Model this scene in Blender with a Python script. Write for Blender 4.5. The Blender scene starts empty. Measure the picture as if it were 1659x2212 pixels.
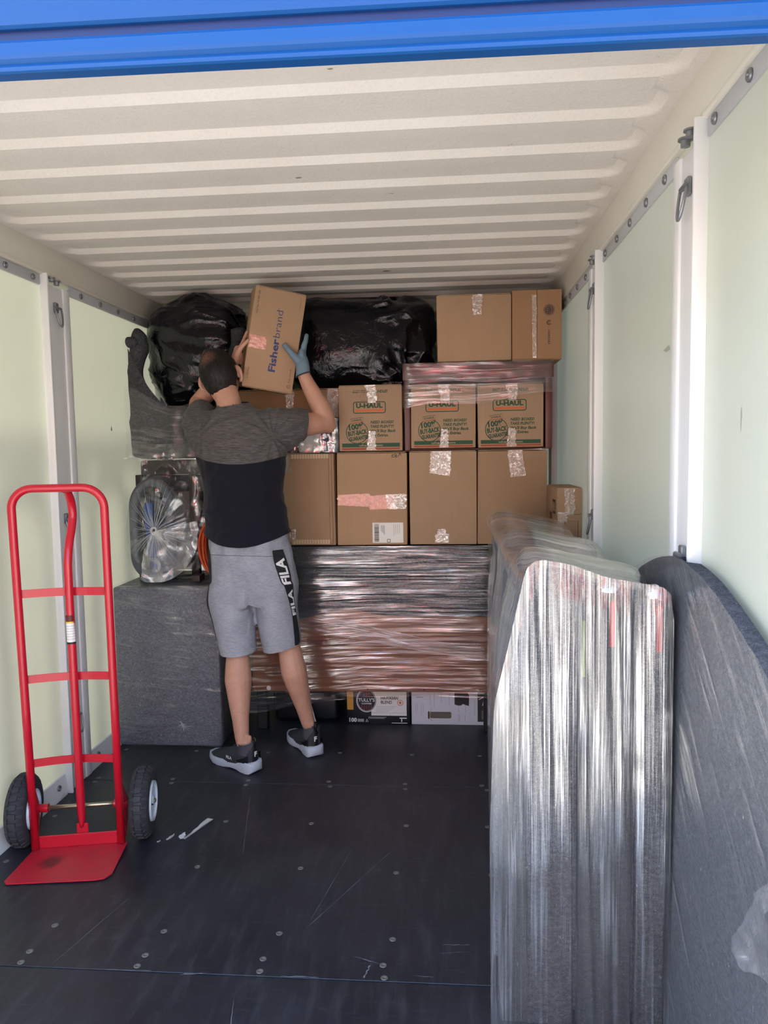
import bpy, bmesh, math, random
import numpy as np
from mathutils import Vector, Matrix, noise

scene = bpy.context.scene
COL = scene.collection

# ---------------------------------------------------------------- camera
def axes(yaw, pitch, roll):
    f = Vector((-math.sin(yaw)*math.cos(pitch), math.cos(yaw)*math.cos(pitch), -math.sin(pitch)))
    r = Vector((math.cos(yaw), math.sin(yaw), 0)); u = r.cross(f)
    return (r*math.cos(roll) + u*math.sin(roll), u*math.cos(roll) - r*math.sin(roll), f)
cr, cu, cf = axes(.0825713, .081033, -.0161161)
cam_d = bpy.data.cameras.new('camera'); cam = bpy.data.objects.new('camera', cam_d); COL.objects.link(cam)
cam.matrix_world = Matrix(((cr.x, cu.x, -cf.x, 1.54387), (cr.y, cu.y, -cf.y, 0), (cr.z, cu.z, -cf.z, 1.37), (0, 0, 0, 1)))
cam_d.sensor_fit = 'VERTICAL'; cam_d.sensor_height = 24; cam_d.lens = 1625.35/2212*24
cam_d.clip_start = .02
scene.camera = cam

# ---------------------------------------------------------------- light
SUN_DIR = Vector((-.66, .34, .67))          # towards the sun: high on the left of the container
world = bpy.data.worlds.new('sky'); scene.world = world; world.use_nodes = True
wn = world.node_tree; bg = wn.nodes['Background']
sky = wn.nodes.new('ShaderNodeTexSky'); sky.sky_type = 'NISHITA'; sky.sun_disc = False
sky.sun_elevation = math.asin(SUN_DIR.normalized().z); sky.sun_rotation = math.atan2(SUN_DIR.x, SUN_DIR.y)
sky.air_density = 1.0; sky.dust_density = 1.6; sky.ozone_density = 1.0
wn.links.new(sky.outputs[0], bg.inputs[0]); bg.inputs[1].default_value = .5
sun_d = bpy.data.lights.new('sun', 'SUN'); sun_d.energy = 6; sun_d.angle = math.radians(4); sun_d.color = (1, .95, .86)
sun = bpy.data.objects.new('sun', sun_d); COL.objects.link(sun)
sun.rotation_euler = SUN_DIR.to_track_quat('Z', 'Y').to_euler()
scene.view_settings.view_transform = 'Standard'; scene.view_settings.look = 'None'
scene.view_settings.gamma = 1; scene.view_settings.use_curve_mapping = False
scene.view_settings.exposure = 1.45
scene.cycles.max_bounces = 10; scene.cycles.diffuse_bounces = 6; scene.cycles.glossy_bounces = 4
scene.cycles.transparent_max_bounces = 14; scene.cycles.caustics_reflective = False; scene.cycles.caustics_refractive = False
scene.cycles.sample_clamp_indirect = 6

# ---------------------------------------------------------------- helpers
ORG = {}
V = Vector
def tag(o, label=None, cat=None, group=None, kind=None):
    if label: o['label'] = label
    if cat: o['category'] = cat
    if group: o['group'] = group
    if kind: o['kind'] = kind
    return o
def thing(name, label, cat, base, group=None):
    o = bpy.data.objects.new(name, None); o.empty_display_size = .05; COL.objects.link(o)
    o.location = base; ORG[o.name] = V(base)
    return tag(o, label, cat, group)
def mesh(name, verts, faces, mat, parent=None, smooth=False, uvs=None, base=None, mats=None):
    org = ORG[parent.name] if parent else V(base or (0, 0, 0))
    me = bpy.data.meshes.new(name)
    me.from_pydata([tuple(V(v) - org) for v in verts], [], faces); me.update()
    if smooth: me.polygons.foreach_set('use_smooth', [True]*len(me.polygons))
    if uvs is not None:
        uvl = me.uv_layers.new(name='UVMap')
        idx = np.empty(len(me.loops), dtype=np.int32); me.loops.foreach_get('vertex_index', idx)
        uvl.data.foreach_set('uv', np.asarray(uvs, dtype=np.float32)[idx].ravel())
    for m in (mat if isinstance(mat, (list, tuple)) else [mat]): me.materials.append(m)
    if mats is not None: me.polygons.foreach_set('material_index', mats)
    o = bpy.data.objects.new(name, me); COL.objects.link(o)
    if parent: o.parent = parent
    else: o.location = org
    ORG[o.name] = org
    return o
def dup(src, parent, offset):
    """a copy of a part sharing its mesh, moved by offset, under parent"""
    c = src.copy(); COL.objects.link(c); c.parent = parent
    c.location = V(src.location) + V(offset) + (ORG[src.name] - ORG[parent.name] if src.parent != parent else V((0, 0, 0)))
    ORG[c.name] = ORG[parent.name]
    return c
class MB:
    """collects pieces in one mesh"""
    def __init__(s): s.v = []; s.f = []; s.uv = []
    def add(s, v, f, uv=None):
        n = len(s.v); s.v += [tuple(x) for x in v]; s.f += [tuple(i+n for i in q) for q in f]
        s.uv += list(uv) if uv is not None else [(0, 0)]*len(v); return s
    def box(s, x0, x1, y0, y1, z0, z1, bevel=0, seg=2, jit=0, M=None, rnd=None):
        b = bmesh.new(); bmesh.ops.create_cube(b, size=1)
        for q in b.verts:
            q.co = V(((x0+x1)/2 + q.co.x*(x1-x0), (y0+y1)/2 + q.co.y*(y1-y0), (z0+z1)/2 + q.co.z*(z1-z0)))
            if jit: q.co += V((rnd.uniform(-jit, jit), 0, rnd.uniform(-jit, 0)))
        if bevel: bmesh.ops.bevel(b, geom=b.edges[:], offset=bevel, segments=seg, affect='EDGES', profile=.5)
        b.verts.index_update()
        vs = [q.co.copy() for q in b.verts]
        if M is not None: vs = [M @ q for q in vs]
        s.add(vs, [[q.index for q in f.verts] for f in b.faces]); b.free(); return s
    def tube(s, pts, r, n=12, caps=True, closed=False, up=None):
        pts = [V(p) for p in pts]; m = len(pts)
        rs = r if isinstance(r, (list, tuple)) else [r]*m
        vs = []; fs = []; prev = None
        for i, p in enumerate(pts):
            if closed: t = (pts[(i+1) % m] - pts[i-1]).normalized()
            else: t = (pts[min(i+1, m-1)] - pts[max(i-1, 0)]).normalized()
            if prev is None:
                a = V(up) if up else (V((0, 0, 1)) if abs(t.z) < .9 else V((0, 1, 0)))
                x = (a - t*a.dot(t)).normalized()
            else: x = (prev - t*prev.dot(t)).normalized()
            prev = x; y = t.cross(x)
            ra = rs[i] if isinstance(rs[i], (tuple, list)) else (rs[i], rs[i])
            for k in range(n):
                a = 2*math.pi*k/n; vs.append(p + x*math.cos(a)*ra[0] + y*math.sin(a)*ra[1])
        for i in range(m if closed else m-1):
            j = (i+1) % m
            for k in range(n):
                k2 = (k+1) % n; fs.append((i*n+k, i*n+k2, j*n+k2, j*n+k))
        if caps and not closed:
            fs.append(tuple(reversed(range(n)))); fs.append(tuple((m-1)*n + k for k in range(n)))
        return s.add(vs, fs)
    def lathe(s, c, axis, prof, n=32):
        """prof = [(distance along axis, radius)]"""
        c = V(c); ax = V(axis).normalized(); a = V((0, 0, 1)) if abs(ax.z) < .9 else V((1, 0, 0))
        x = (a - ax*a.dot(ax)).normalized(); y = ax.cross(x); vs = []; fs = []
        for d, r in prof:
            for k in range(n):
                t = 2*math.pi*k/n; vs.append(c + ax*d + x*r*math.cos(t) + y*r*math.sin(t))
        for i in range(len(prof)-1):
            for k in range(n):
                k2 = (k+1) % n; fs.append((i*n+k, (i+1)*n+k, (i+1)*n+k2, i*n+k2))
        if prof[0][1] > 1e-5: fs.append(tuple(range(n)))
        if prof[-1][1] > 1e-5: fs.append(tuple(reversed([(len(prof)-1)*n+k for k in range(n)])))
        return s.add(vs, fs)
    def prism(s, poly, y0, y1):
        """polygon of (x, z) extruded along y"""
        n = len(poly); vs = [(x, y0, z) for x, z in poly] + [(x, y1, z) for x, z in poly]
        fs = [tuple(range(n)), tuple(reversed(range(n, 2*n)))] + [(i, n+i, n+(i+1) % n, (i+1) % n) for i in range(n)]
        return s.add(vs, fs)
    def loft(s, rings, cap=True):
        n = len(rings[0]); vs = [p for r in rings for p in r]; fs = []
        for i in range(len(rings)-1):
            for k in range(n):
                k2 = (k+1) % n; fs.append((i*n+k, i*n+k2, (i+1)*n+k2, (i+1)*n+k))
        if cap: fs.append(tuple(reversed(range(n)))); fs.append(tuple((len(rings)-1)*n+k for k in range(n)))
        return s.add(vs, fs)
    def grid(s, fn, nu, nv, uv=None):
        """fn(u, v) with u, v in 0..1"""
        vs = []; us = []
        for j in range(nv+1):
            for i in range(nu+1):
                u, v = i/nu, j/nv; vs.append(fn(u, v)); us.append(uv(u, v) if uv else (u, v))
        fs = [(j*(nu+1)+i, j*(nu+1)+i+1, (j+1)*(nu+1)+i+1, (j+1)*(nu+1)+i) for j in range(nv) for i in range(nu)]
        return s.add(vs, fs, us)
    def out(s, name, mat, parent=None, smooth=False, base=None, uv=False):
        return mesh(name, s.v, s.f, mat, parent, smooth, s.uv if uv else None, base)
def auto_smooth(o, deg=35):
    me = o.data; me.polygons.foreach_set('use_smooth', [True]*len(me.polygons))
    b = bmesh.new(); b.from_mesh(me)
    bmesh.ops.recalc_face_normals(b, faces=b.faces[:])
    for e in b.edges:
        if len(e.link_faces) == 2 and e.calc_face_angle(0) > math.radians(deg): e.smooth = False
    b.to_mesh(me); b.free(); return o
def nz(x, y, z, s=1.0, o=(0, 0, 0)):
    return noise.noise(V((x*s+o[0], y*s+o[1], z*s+o[2])))
def smooth_path(pts, n=8):
    """Catmull-Rom through the points"""
    P = [V(p) for p in pts]; out = []
    for i in range(len(P)-1):
        a, b, c, d = P[max(i-1, 0)], P[i], P[i+1], P[min(i+2, len(P)-1)]
        for k in range(n):
            t = k/n
            out.append(.5*((2*b) + (c-a)*t + (2*a-5*b+4*c-d)*t*t + (3*b-a-3*c+d)*t**3))
    out.append(P[-1]); return out

# ---------------------------------------------------------------- materials
def srgb(r, g, b):
    return tuple(((c/255)/12.92 if c/255 <= .04045 else ((c/255+.055)/1.055)**2.4) for c in (r, g, b)) + (1,)
class NT:
    def __init__(s, name):
        s.m = bpy.data.materials.new(name); s.m.use_nodes = True; s.t = s.m.node_tree; s.n = s.t.nodes; s.n.clear()
        s.o = s.n.new('ShaderNodeOutputMaterial')
    def add(s, typ, **k):
        nd = s.n.new(typ)
        for a, b in k.items():
            if a == 'i':
                for q, w in b.items(): s.set(nd, q, w)
            else: setattr(nd, a, b)
        return nd
    def set(s, nd, q, w):
        if isinstance(w, bpy.types.NodeSocket): s.t.links.new(w, nd.inputs[q])
        else: nd.inputs[q].default_value = w
    def noise(s, vec, scale, detail=3, rough=.55, dist=0):
        return s.add('ShaderNodeTexNoise', i={'Vector': vec, 'Scale': scale, 'Detail': detail, 'Roughness': rough, 'Distortion': dist}).outputs['Fac']
    def ramp(s, fac, a, b, ca=(0, 0, 0, 1), cb=(1, 1, 1, 1)):
        r = s.add('ShaderNodeValToRGB', i={'Fac': fac}); e = r.color_ramp.elements
        if a > b: a, b, ca, cb = b, a, cb, ca
        e[0].position = a; e[1].position = b; e[0].color = ca; e[1].color = cb; return r.outputs[0]
    def mix(s, fac, a, b, mode='MIX'):
        m = s.add('ShaderNodeMix', data_type='RGBA', blend_type=mode)
        s.set(m, 0, fac); s.set(m, 6, a); s.set(m, 7, b); return m.outputs[2]
    def math(s, op, a, b=0.0):
        m = s.add('ShaderNodeMath', operation=op); s.set(m, 0, a); s.set(m, 1, b); return m.outputs[0]
    def coord(s, which='Object', scale=(1, 1, 1), rot=(0, 0, 0)):
        c = s.add('ShaderNodeTexCoord').outputs[which]
        return s.add('ShaderNodeMapping', i={'Vector': c, 'Scale': scale, 'Rotation': rot}).outputs[0]
    def bump(s, h, strength=.3, dist=.01, normal=None):
        b = s.add('ShaderNodeBump', i={'Height': h, 'Strength': strength, 'Distance': dist})
        if normal is not None: s.set(b, 'Normal', normal)
        return b.outputs[0]
    def bsdf(s, **k):
        b = s.add('ShaderNodeBsdfPrincipled')
        for q, w in k.items():
            s.set(b, {'color': 'Base Color', 'rough': 'Roughness', 'metal': 'Metallic', 'spec': 'Specular IOR Level', 'normal': 'Normal',
                      'coat': 'Coat Weight', 'coatrough': 'Coat Roughness', 'sheen': 'Sheen Weight', 'sss': 'Subsurface Weight', 'trans': 'Transmission Weight'}[q], w)
        return b.outputs[0]
    def shader_mix(s, fac, a, b):
        m = s.add('ShaderNodeMixShader'); s.set(m, 0, fac); s.t.links.new(a, m.inputs[1]); s.t.links.new(b, m.inputs[2]); return m.outputs[0]
    def done(s, sh): s.t.links.new(sh, s.o.inputs[0]); return s.m
def plain(name, col, rough=.5, metal=0, spec=.5, var=.12, scale=6, bump=0, bscale=200, coat=0):
    t = NT(name); c = t.coord(); n = t.noise(c, scale, 4)
    dk = tuple(x*(1-var) for x in col[:3]) + (1,); lt = tuple(min(1, x*(1+var)) for x in col[:3]) + (1,)
    k = dict(color=t.mix(n, dk, lt), rough=rough, metal=metal, spec=spec, coat=coat)
    if bump: k['normal'] = t.bump(t.noise(c, bscale, 2), bump, .002)
    return t.done(t.bsdf(**k))
def cardboard(name, col, seed=0):
    t = NT(name); c = t.coord()
    big = t.noise(t.coord(scale=(1, 1, 1), rot=(0, 0, seed)), 5, 3); fl = t.noise(t.coord(scale=(220, 220, 2)), 1, 2); fine = t.noise(c, 260, 2)
    a = tuple(x*.86 for x in col[:3]) + (1,); b = tuple(min(1, x*1.1) for x in col[:3]) + (1,)
    colr = t.mix(t.math('MULTIPLY', fl, .35), t.mix(big, a, b), tuple(x*.7 for x in col[:3]) + (1,))
    return t.done(t.bsdf(color=colr, rough=.82, spec=.25, normal=t.bump(t.math('ADD', fl, fine), .12, .001)))
def felt(name, col, fleck):
    t = NT(name); c = t.coord()
    n1 = t.noise(c, 9, 5); n2 = t.noise(t.coord(scale=(260, 260, 620)), 1, 3, .7); n3 = t.noise(t.coord(scale=(190, 190, 90), rot=(.4, .3, .5)), 1, 2, .6, .6)
    colr = t.mix(n1, tuple(x*.8 for x in col[:3]) + (1,), tuple(x*1.2 for x in col[:3]) + (1,))
    n4 = t.noise(t.coord(scale=(70, 70, 130)), 1, 4, .7); colr = t.mix(t.math('MULTIPLY', t.ramp(n4, .42, .66), .30), colr, fleck)
    colr = t.mix(t.math('MULTIPLY', t.ramp(n2, .5, .78), .8), colr, fleck); colr = t.mix(t.ramp(n3, .66, .80), colr, tuple(min(1, x*1.5) for x in fleck[:3]) + (1,))
    return t.done(t.bsdf(color=colr, rough=.95, spec=.1, normal=t.bump(t.math('ADD', n2, n3), .5, .003)))
def film(name, streak=(2.5, 90), haze=.05, base=.10, crease=.5, rough=.13, bump=.55, dist=.006, white=(.86, .87, .9, 1), lo=.5, hi=.72, fres=.3):
    """clear stretch film: see-through, with glossy streaks that run along U of the mesh"""
    t = NT(name); uv = t.add('ShaderNodeUVMap').outputs[0]
    def m(sx, sy, off=0): return t.add('ShaderNodeMapping', i={'Vector': uv, 'Scale': (sx, sy, 1), 'Location': (off, off*1.7, off)}).outputs[0]
    n1 = t.noise(m(streak[0], streak[1]), 1, 3, .6); n2 = t.noise(m(streak[0]*1.7, streak[1]*.28, 3), 1, 3, .6, .4); n3 = t.noise(m(5, 7, 9), 1, 3, .6)
    h = t.math('ADD', t.math('MULTIPLY', n1, .6), n2)
    nr = t.bump(h, bump, dist)
    cr_ = t.math('MULTIPLY', t.ramp(t.math('MULTIPLY', t.math('ADD', n1, n2), .5), lo, hi), t.ramp(n3, .3, .62))
    gl = t.add('ShaderNodeBsdfGlossy', i={'Color': (1, 1, 1, 1), 'Roughness': rough, 'Normal': nr}).outputs[0]
    df = t.add('ShaderNodeBsdfDiffuse', i={'Color': white}).outputs[0]
    tr = t.add('ShaderNodeBsdfTransparent', i={'Color': (.97, .97, .97, 1)}).outputs[0]
    fr_ = t.add('ShaderNodeFresnel', i={'IOR': 1.38, 'Normal': nr}).outputs[0]
    s1 = t.shader_mix(t.math('MINIMUM', t.math('ADD', t.math('MULTIPLY', fr_, fres), t.math('ADD', t.math('MULTIPLY', cr_, crease), base)), .95), tr, gl)
    s2 = t.shader_mix(t.math('ADD', t.math('MULTIPLY', cr_, haze*3), haze), s1, df)
    return t.done(s2)
def black_plastic(name):
    t = NT(name); c = t.coord()
    return t.done(t.bsdf(color=(.0035, .004, .0065, 1), rough=.13, spec=.42, normal=t.bump(t.noise(c, 24, 4, .6, 1.0), .4, .012)))
def cloth(name, ca, cb, scale=(160, 160, 40), rough=.9):
    t = NT(name); n = t.noise(t.coord(scale=scale), 1, 3, .65); b = t.noise(t.coord(), 14, 3)
    return t.done(t.bsdf(color=t.mix(t.ramp(t.math('ADD', t.math('MULTIPLY', n, .7), t.math('MULTIPLY', b, .3)), .32, .68), ca, cb), rough=rough, spec=.15, normal=t.bump(n, .2, .002)))

M_white = plain('white_painted_steel', srgb(226, 224, 226), .42, var=.04, bump=.03)
M_galv = plain('pale_grey_strip', srgb(186, 186, 190), .5, var=.05)
M_beam = plain('cream_painted_steel', srgb(218, 212, 200), .5, var=.04)
M_bolt = plain('zinc_bolt', srgb(140, 140, 143), .4, metal=.7, var=.1)
M_ring = plain('dark_steel_ring', srgb(140, 142, 146), .35, metal=.6)
M_black = plain('black_matte', srgb(16, 17, 20), .55)
def m_ceiling():
    t = NT('cream_ceiling_paint'); c = t.coord(); n = t.noise(c, 3, 4); s = t.noise(c, 130, 2); sp = t.noise(c, 38, 2, .8)
    col = t.mix(n, srgb(222, 212, 204), srgb(236, 228, 221))
    col = t.mix(t.ramp(sp, .74, .80), col, srgb(186, 176, 160)); col = t.mix(t.math('MULTIPLY', t.ramp(s, .45, .7), .16), col, srgb(196, 188, 178))
    return t.done(t.bsdf(color=col, rough=.55, spec=.3, normal=t.bump(s, .25, .003)))
def m_panel():
    """translucent fibreglass sheet"""
    t = NT('translucent_green_fibreglass'); c = t.coord(); n = t.noise(c, 2.2, 4); f = t.noise(t.coord(scale=(120, 120, 120)), 1, 2)
    col = t.mix(n, srgb(182, 182, 168), srgb(194, 193, 180)); col = t.mix(t.math('MULTIPLY', f, .12), col, srgb(182, 188, 166))
    nb = t.bump(f, .12, .002)
    a = t.bsdf(color=col, rough=.34, spec=.45, normal=nb)
    b = t.add('ShaderNodeBsdfTranslucent', i={'Color': srgb(192, 195, 172)}).outputs[0]
    return t.done(t.shader_mix(.08, a, b))
def m_floor():
    t = NT('black_phenolic_floor'); c = t.coord(); n = t.noise(c, 2.4, 5, .62); f = t.noise(t.coord(scale=(26, 5, 5)), 1, 5, .7); g = t.noise(c, 330, 2)
    sc = t.noise(t.coord(scale=(9, 60, 9), rot=(0, 0, .9)), 1, 4, .7, .5)
    w = t.add('ShaderNodeTexWave', wave_type='BANDS', i={'Vector': c, 'Scale': 62, 'Distortion': .4, 'Detail': 1}).outputs['Fac']
    col = t.mix(t.ramp(n, .35, .75), (.012, .0135, .020, 1), (.029, .031, .040, 1))
    col = t.mix(t.math('MULTIPLY', t.ramp(f, .5, .78), .5), col, (.075, .078, .088, 1)); col = t.mix(t.math('MULTIPLY', t.ramp(sc, .58, .76), .35), col, (.1, .1, .11, 1))
    col = t.mix(t.math('MULTIPLY', t.ramp(g, .68, .78), .5), col, (.07, .07, .078, 1))
    rg = t.math('ADD', t.math('MULTIPLY', n, .3), .27)
    return t.done(t.bsdf(color=col, rough=rg, spec=.42, normal=t.bump(t.math('ADD', w, g), .10, .001)))
M_ceil = m_ceiling(); M_panel = m_panel(); M_floor = m_floor()
M_screw = plain('worn_floor_screw', srgb(124, 124, 120), .5, metal=.5, var=.25, scale=60)
M_blue = plain('blue_gloss_paint', srgb(8, 66, 124), .5, spec=.3, var=.07, scale=2)
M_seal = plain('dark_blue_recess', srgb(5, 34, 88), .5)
M_scuff = plain('pale_scratch', srgb(120, 121, 126), .8)
M_paper = plain('torn_white_paper', srgb(206, 206, 204), .9, bump=.4, bscale=90)

W, H = 2.105, 2.187
# ---- floor: plywood sheets with a dark joint, worn screws
fl = thing('floor', None, None, (1.05, 2.5, 0)); fl['kind'] = 'structure'
for a, b in ((1.0, 1.8345), (1.8375, 2.973), (2.976, 4.6)):
    o = MB().box(-.06, W+.06, a, b, -.028, 0, .0015, 1).out('floor_sheet', M_floor, fl)
MB().box(-.06, W+.06, .99, 4.6, -.06, -.029).out('subfloor', M_black, fl)
r0 = random.Random(4); scr = None
for i, x in enumerate((.05, .38, .71, 1.048, 1.376, 1.69, 2.0)):
    for y in (1.25, 1.56, 1.808, 1.856, 1.905-.003, 2.008, 2.345, 2.652, 2.955, 3.0, 3.3):
        if y in (1.902, 1.808) and False: continue
        p = (x + r0.uniform(-.012, .012), y + r0.uniform(-.006, .006), 0)
        if y == 1.808: continue
        if scr is None:
            scr = MB().lathe(p, (0, 0, 1), [(-.0005, .0096), (.0006, .0096), (.0011, .0080), (.0007, .0045), (.0001, .004)], 14).out('floor_screw', M_screw, fl, True); p0 = V(p)
        else: dup(scr, fl, V(p)-p0)
for x in (.71, 1.048, 1.376):
    pass
sx = random.Random(9)
for (a, b, w) in (((1.331, 1.896), (1.318, 1.846), .006), ((1.209, 2.476), (1.133, 2.06), .002), ((1.352, 2.484), (1.13, 2.04), .0025), ((.75, 2.86), (.84, 2.42), .002),
                  ((.556, 2.17), (.47, 1.85), .002), ((1.52, 1.99), (1.60, 1.995), .003), ((1.515, 1.955), (1.6, 1.965), .002), ((1.28, 1.93), (1.36, 1.9), .0025), ((1.45, 1.862), (1.5, 1.86), .0025), ((1.0, 1.75), (1.03, 1.6), .0025), ((.83, 1.83), (.9, 1.84), .004), ((1.1, 1.84), (1.2, 1.841), .004), ((.62, 1.838), (.75, 1.84), .003)):
    a = V((*a, .0005)); b = V((*b, .0005)); d = (b-a).normalized(); n_ = V((-d.y, d.x, 0))*w/2
    vs = []; N = 10
    for k in range(N+1):
        p = a.lerp(b, k/N) + n_*sx.uniform(-1.3, 1.3)*.6; q = n_*sx.uniform(.25, 1)*(1 if 0 < k < N else .2); vs += [p+q, p-q]
    mesh('scratch', vs, [(2*k, 2*k+1, 2*k+3, 2*k+2) for k in range(N)], M_scuff, fl)

# ---- ceiling: stamped steel roof sheet with recessed pans
def pan(x, y):
    k = (y - 1.785 + .2075*6) % .2075 - .2075         # distance to the lip, negative towards the opening
    k = k if k > -.2075 else k + .2075
    d = min(-k, k + .150)                               # inside the pan when positive
    ex = min(x - .02, W - .028 - x)                      # pans stop short of the side rails
    d = min(d, ex); a, b = .055-ex, .055-min(-k, k+.150)
    if a > 0 and b > 0: d = .055-math.hypot(a, b)           # rounded ends
    e = max(0, min(1, d/.025)); return .016*e
xs = [-.03, 0, .015, .03, .04, .05, .06, .07, .085, .10] + [.1 + (W-.2)*k/14 for k in range(1, 14)] + [W-.1, W-.085, W-.075, W-.065, W-.055, W-.047, W-.038, W-.03, W-.015, W+.03]
ys = []
k = 0
for i in range(-4, 14):
    y0 = 1.785 + .2075*i
    ys += [y0-.15+.0001, y0-.145, y0-.14, y0-.135, y0-.129, y0-.12, y0-.11, y0-.10, y0-.075, y0-.055, y0-.045, y0-.035, y0-.03, y0-.025, y0-.021, y0-.017, y0-.013, y0-.009, y0-.005, y0-.0001]
ys = sorted(y for y in ys if 1.02 < y < 4.58); ys = [1.0] + ys + [4.6]
vs = [(x, y, H + pan(x, y)) for y in ys for x in xs]; nx = len(xs)
ce = mesh('ceiling', vs, [(j*nx+i, (j+1)*nx+i, (j+1)*nx+i+1, j*nx+i+1) for j in range(len(ys)-1) for i in range(nx-1)], M_ceil, smooth=True); auto_smooth(ce, 24)
ce['kind'] = 'structure'
MB().box(-.06, W+.06, 1.0, 4.6, H+.05, H+.06).out('roof_skin', M_white, ce)
M_dirt = plain('brown_smudge', srgb(150, 138, 112), .8)
for x, y, a, b in ((1.106, 2.336, .012, .007), (1.378, 2.476, .026, .012), (1.284, 3.495, .02, .014), (1.30, 1.70, .008, .004), (1.33, 1.68, .007, .003)):
    vs = [(x + a*math.cos(t*.7)*sx.uniform(.5, 1.2), y + b*math.sin(t*.7)*sx.uniform(.5, 1.2), H + pan(x, y) - .0008) for t in range(9)]
    mesh('smudge', vs, [tuple(range(8, -1, -1))], M_dirt, ce)

# ---- side walls
def bolt_head(mb, p, s):                               # s = +1 faces +x
    mb.lathe(p, (s, 0, 0), [(0, .0125), (.004, .0122), (.0065, .0095), (.0055, .0055), (.002, .005), (.002, 0)], 14)
def d_ring(parent, y, z, s, x):
    mb = MB(); mb.box(min(x, x+s*.012), max(x, x+s*.012), y-.013, y+.013, z+.012, z+.052, .003, 1)
    mb.tube([(x+s*.016, y-.018, z+.03), (x+s*.016, y+.018, z+.03)], .006, 8)
    o = mb.out('ring_bracket', M_ring, parent); auto_smooth(o)
    pts = [(x+s*(.016+.018*math.sin(t/20*math.pi)*.6), y+.024*math.cos(t/20*math.pi), z+.028-.07*math.sin(t/20*math.pi)) for t in range(21)]
    MB().tube(pts, .0038, 8).out('tie_down_ring', M_ring, parent, True)
def side_wall(name, x0, s, bolts, posts, base_bolts):
    """x0 = face of rail and posts, s = +1 when the room lies towards +x"""
    w = thing(name, None, None, (x0, 2.5, 0)); w['kind'] = 'structure'
    def bx(nm, m, a, b, y0, y1, z0, z1, bv=.003):
        o = MB().box(min(x0+s*a, x0+s*b), max(x0+s*a, x0+s*b), y0, y1, z0, z1, bv, 2).out(nm, m, w); return auto_smooth(o)
    ed = [1.0] + [p+.11 for p in posts] + [4.58]
    for a, b in zip(ed, ed[1:]):
        MB().grid(lambda u, v: (x0 - s*.011, a+(b-a)*u, .0+2.15*v), 8, 8).out('fibreglass_panel', M_panel, w)
    bx('top_rail', M_beam, -.06, 0, 1.0, 4.6, 2.082, H+.004, .004)
    bx('top_rail_lip', M_beam, -.05, .004, 1.0, 4.6, 2.07, 2.086, .004)
    segs = [(1.0, posts[0]-.004)] + [(posts[i]+.215, (posts[i+1]-.004) if i+1 < len(posts) else 4.58) for i in range(len(posts))]
    for a, b in segs:
        bx('bolted_strip', M_galv, -.014, -.005, a, b, 2.030, 2.069, .001)
        # base: a kick plate sloping down to the floor
        pts = [(-.012, .0), (.0, .0), (.0, .012), (-.006, .086), (-.012, .09)]
        vs = [(x0+s*q, y, z) for y in (a-.08, b) for q, z in pts]; n = 5
        fs = [(i, (i+1) % n, n+(i+1) % n, n+i) for i in range(n)] + [tuple(range(n-1, -1, -1)), tuple(range(n, 2*n))]
        mesh('base_plate', vs, fs, M_white, w)
    first = None
    for y, z in [(y, 2.0485) for y in bolts] + [(y, .052) for y in base_bolts]:
        if first is None:
            mb = MB(); bolt_head(mb, (0, 0, 0), s); first = mb.out('bolt', M_bolt, w, True, None)
            for q in first.data.vertices: q.co += ORG[w.name]
            ORG[first.name] = ORG[w.name]
        o = first if first.location.length == 0 and first.get('_used') is None else None
        if o is None: o = first.copy(); COL.objects.link(o); o.parent = w
        first['_used'] = 1
        o.location = V((x0 - s*(.005 if z > 1 else .003), y, z)) - ORG[w.name]
    del first['_used']
    for p in posts:
        bx('post_bar', M_white, -.012, .021, p, p+.012, .0, 2.076, .004)
        bx('post_plate', M_white, -.012, .001, p+.012, p+.190, .0, 2.04, .003)
        bx('post_flange', M_white, -.012, .008, p+.150, p+.200, .0, 2.045, .006)
        mb = MB(); mb.lathe((x0+s*.014, p+.085, 2.062), (0, 0, -1), [(0, .017), (.004, .017), (.005, .011), (.018, .0105), (.019, .006)], 14)
        mb.lathe((x0+s*.016, p+.045, 2.066), (0, 0, -1), [(0, .015), (.004, .015), (.005, .010), (.016, .0095)], 14)
        o = mb.out('post_bolt', M_bolt, w); auto_smooth(o); o['kind'] = 'stuff'
        for z in (1.925, 1.085, .27): d_ring(w, p+.085, z, s, x0 + s*.001)
    return w
by = [1.14, 1.32, 1.496, 1.678]
wl = side_wall('wall_left', 0, 1, [2.43, 2.61, 2.79, 3.166, 3.348, 3.532, 3.715], (1.72, 2.845, 3.97), (2.43, 2.78, 3.12, 3.3, 3.5))
wr = side_wall('wall_right', W, -1, by + [2.036, 2.216, 2.403, 2.578, 2.758, 3.13, 3.315, 3.497, 3.66], (1.728, 2.812, 3.93), ())
M_mark = plain('grey_scrape', srgb(160, 164, 148), .8)
for s_, (y, z, a, b) in ((wl, (3.42, 1.492, .009, .016)), (wr, (2.02, 1.62, .03, .012)), (wr, (1.52, 1.42, .004, .03))):
    x = -.0100 if s_ is wl else W+.0100
    vs = [(x, y + a*math.cos(t*.7)*sx.uniform(.3, 1.2), z + b*math.sin(t*.7)*sx.uniform(.3, 1.2)) for t in range(9)]
    mesh('scrape_mark', vs, [tuple(range(9))], M_mark, s_)
bw = MB().box(-.06, W+.06, 4.6, 4.63, 0, H+.05).out('wall_back', M_beam); bw['kind'] = 'structure'

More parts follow.
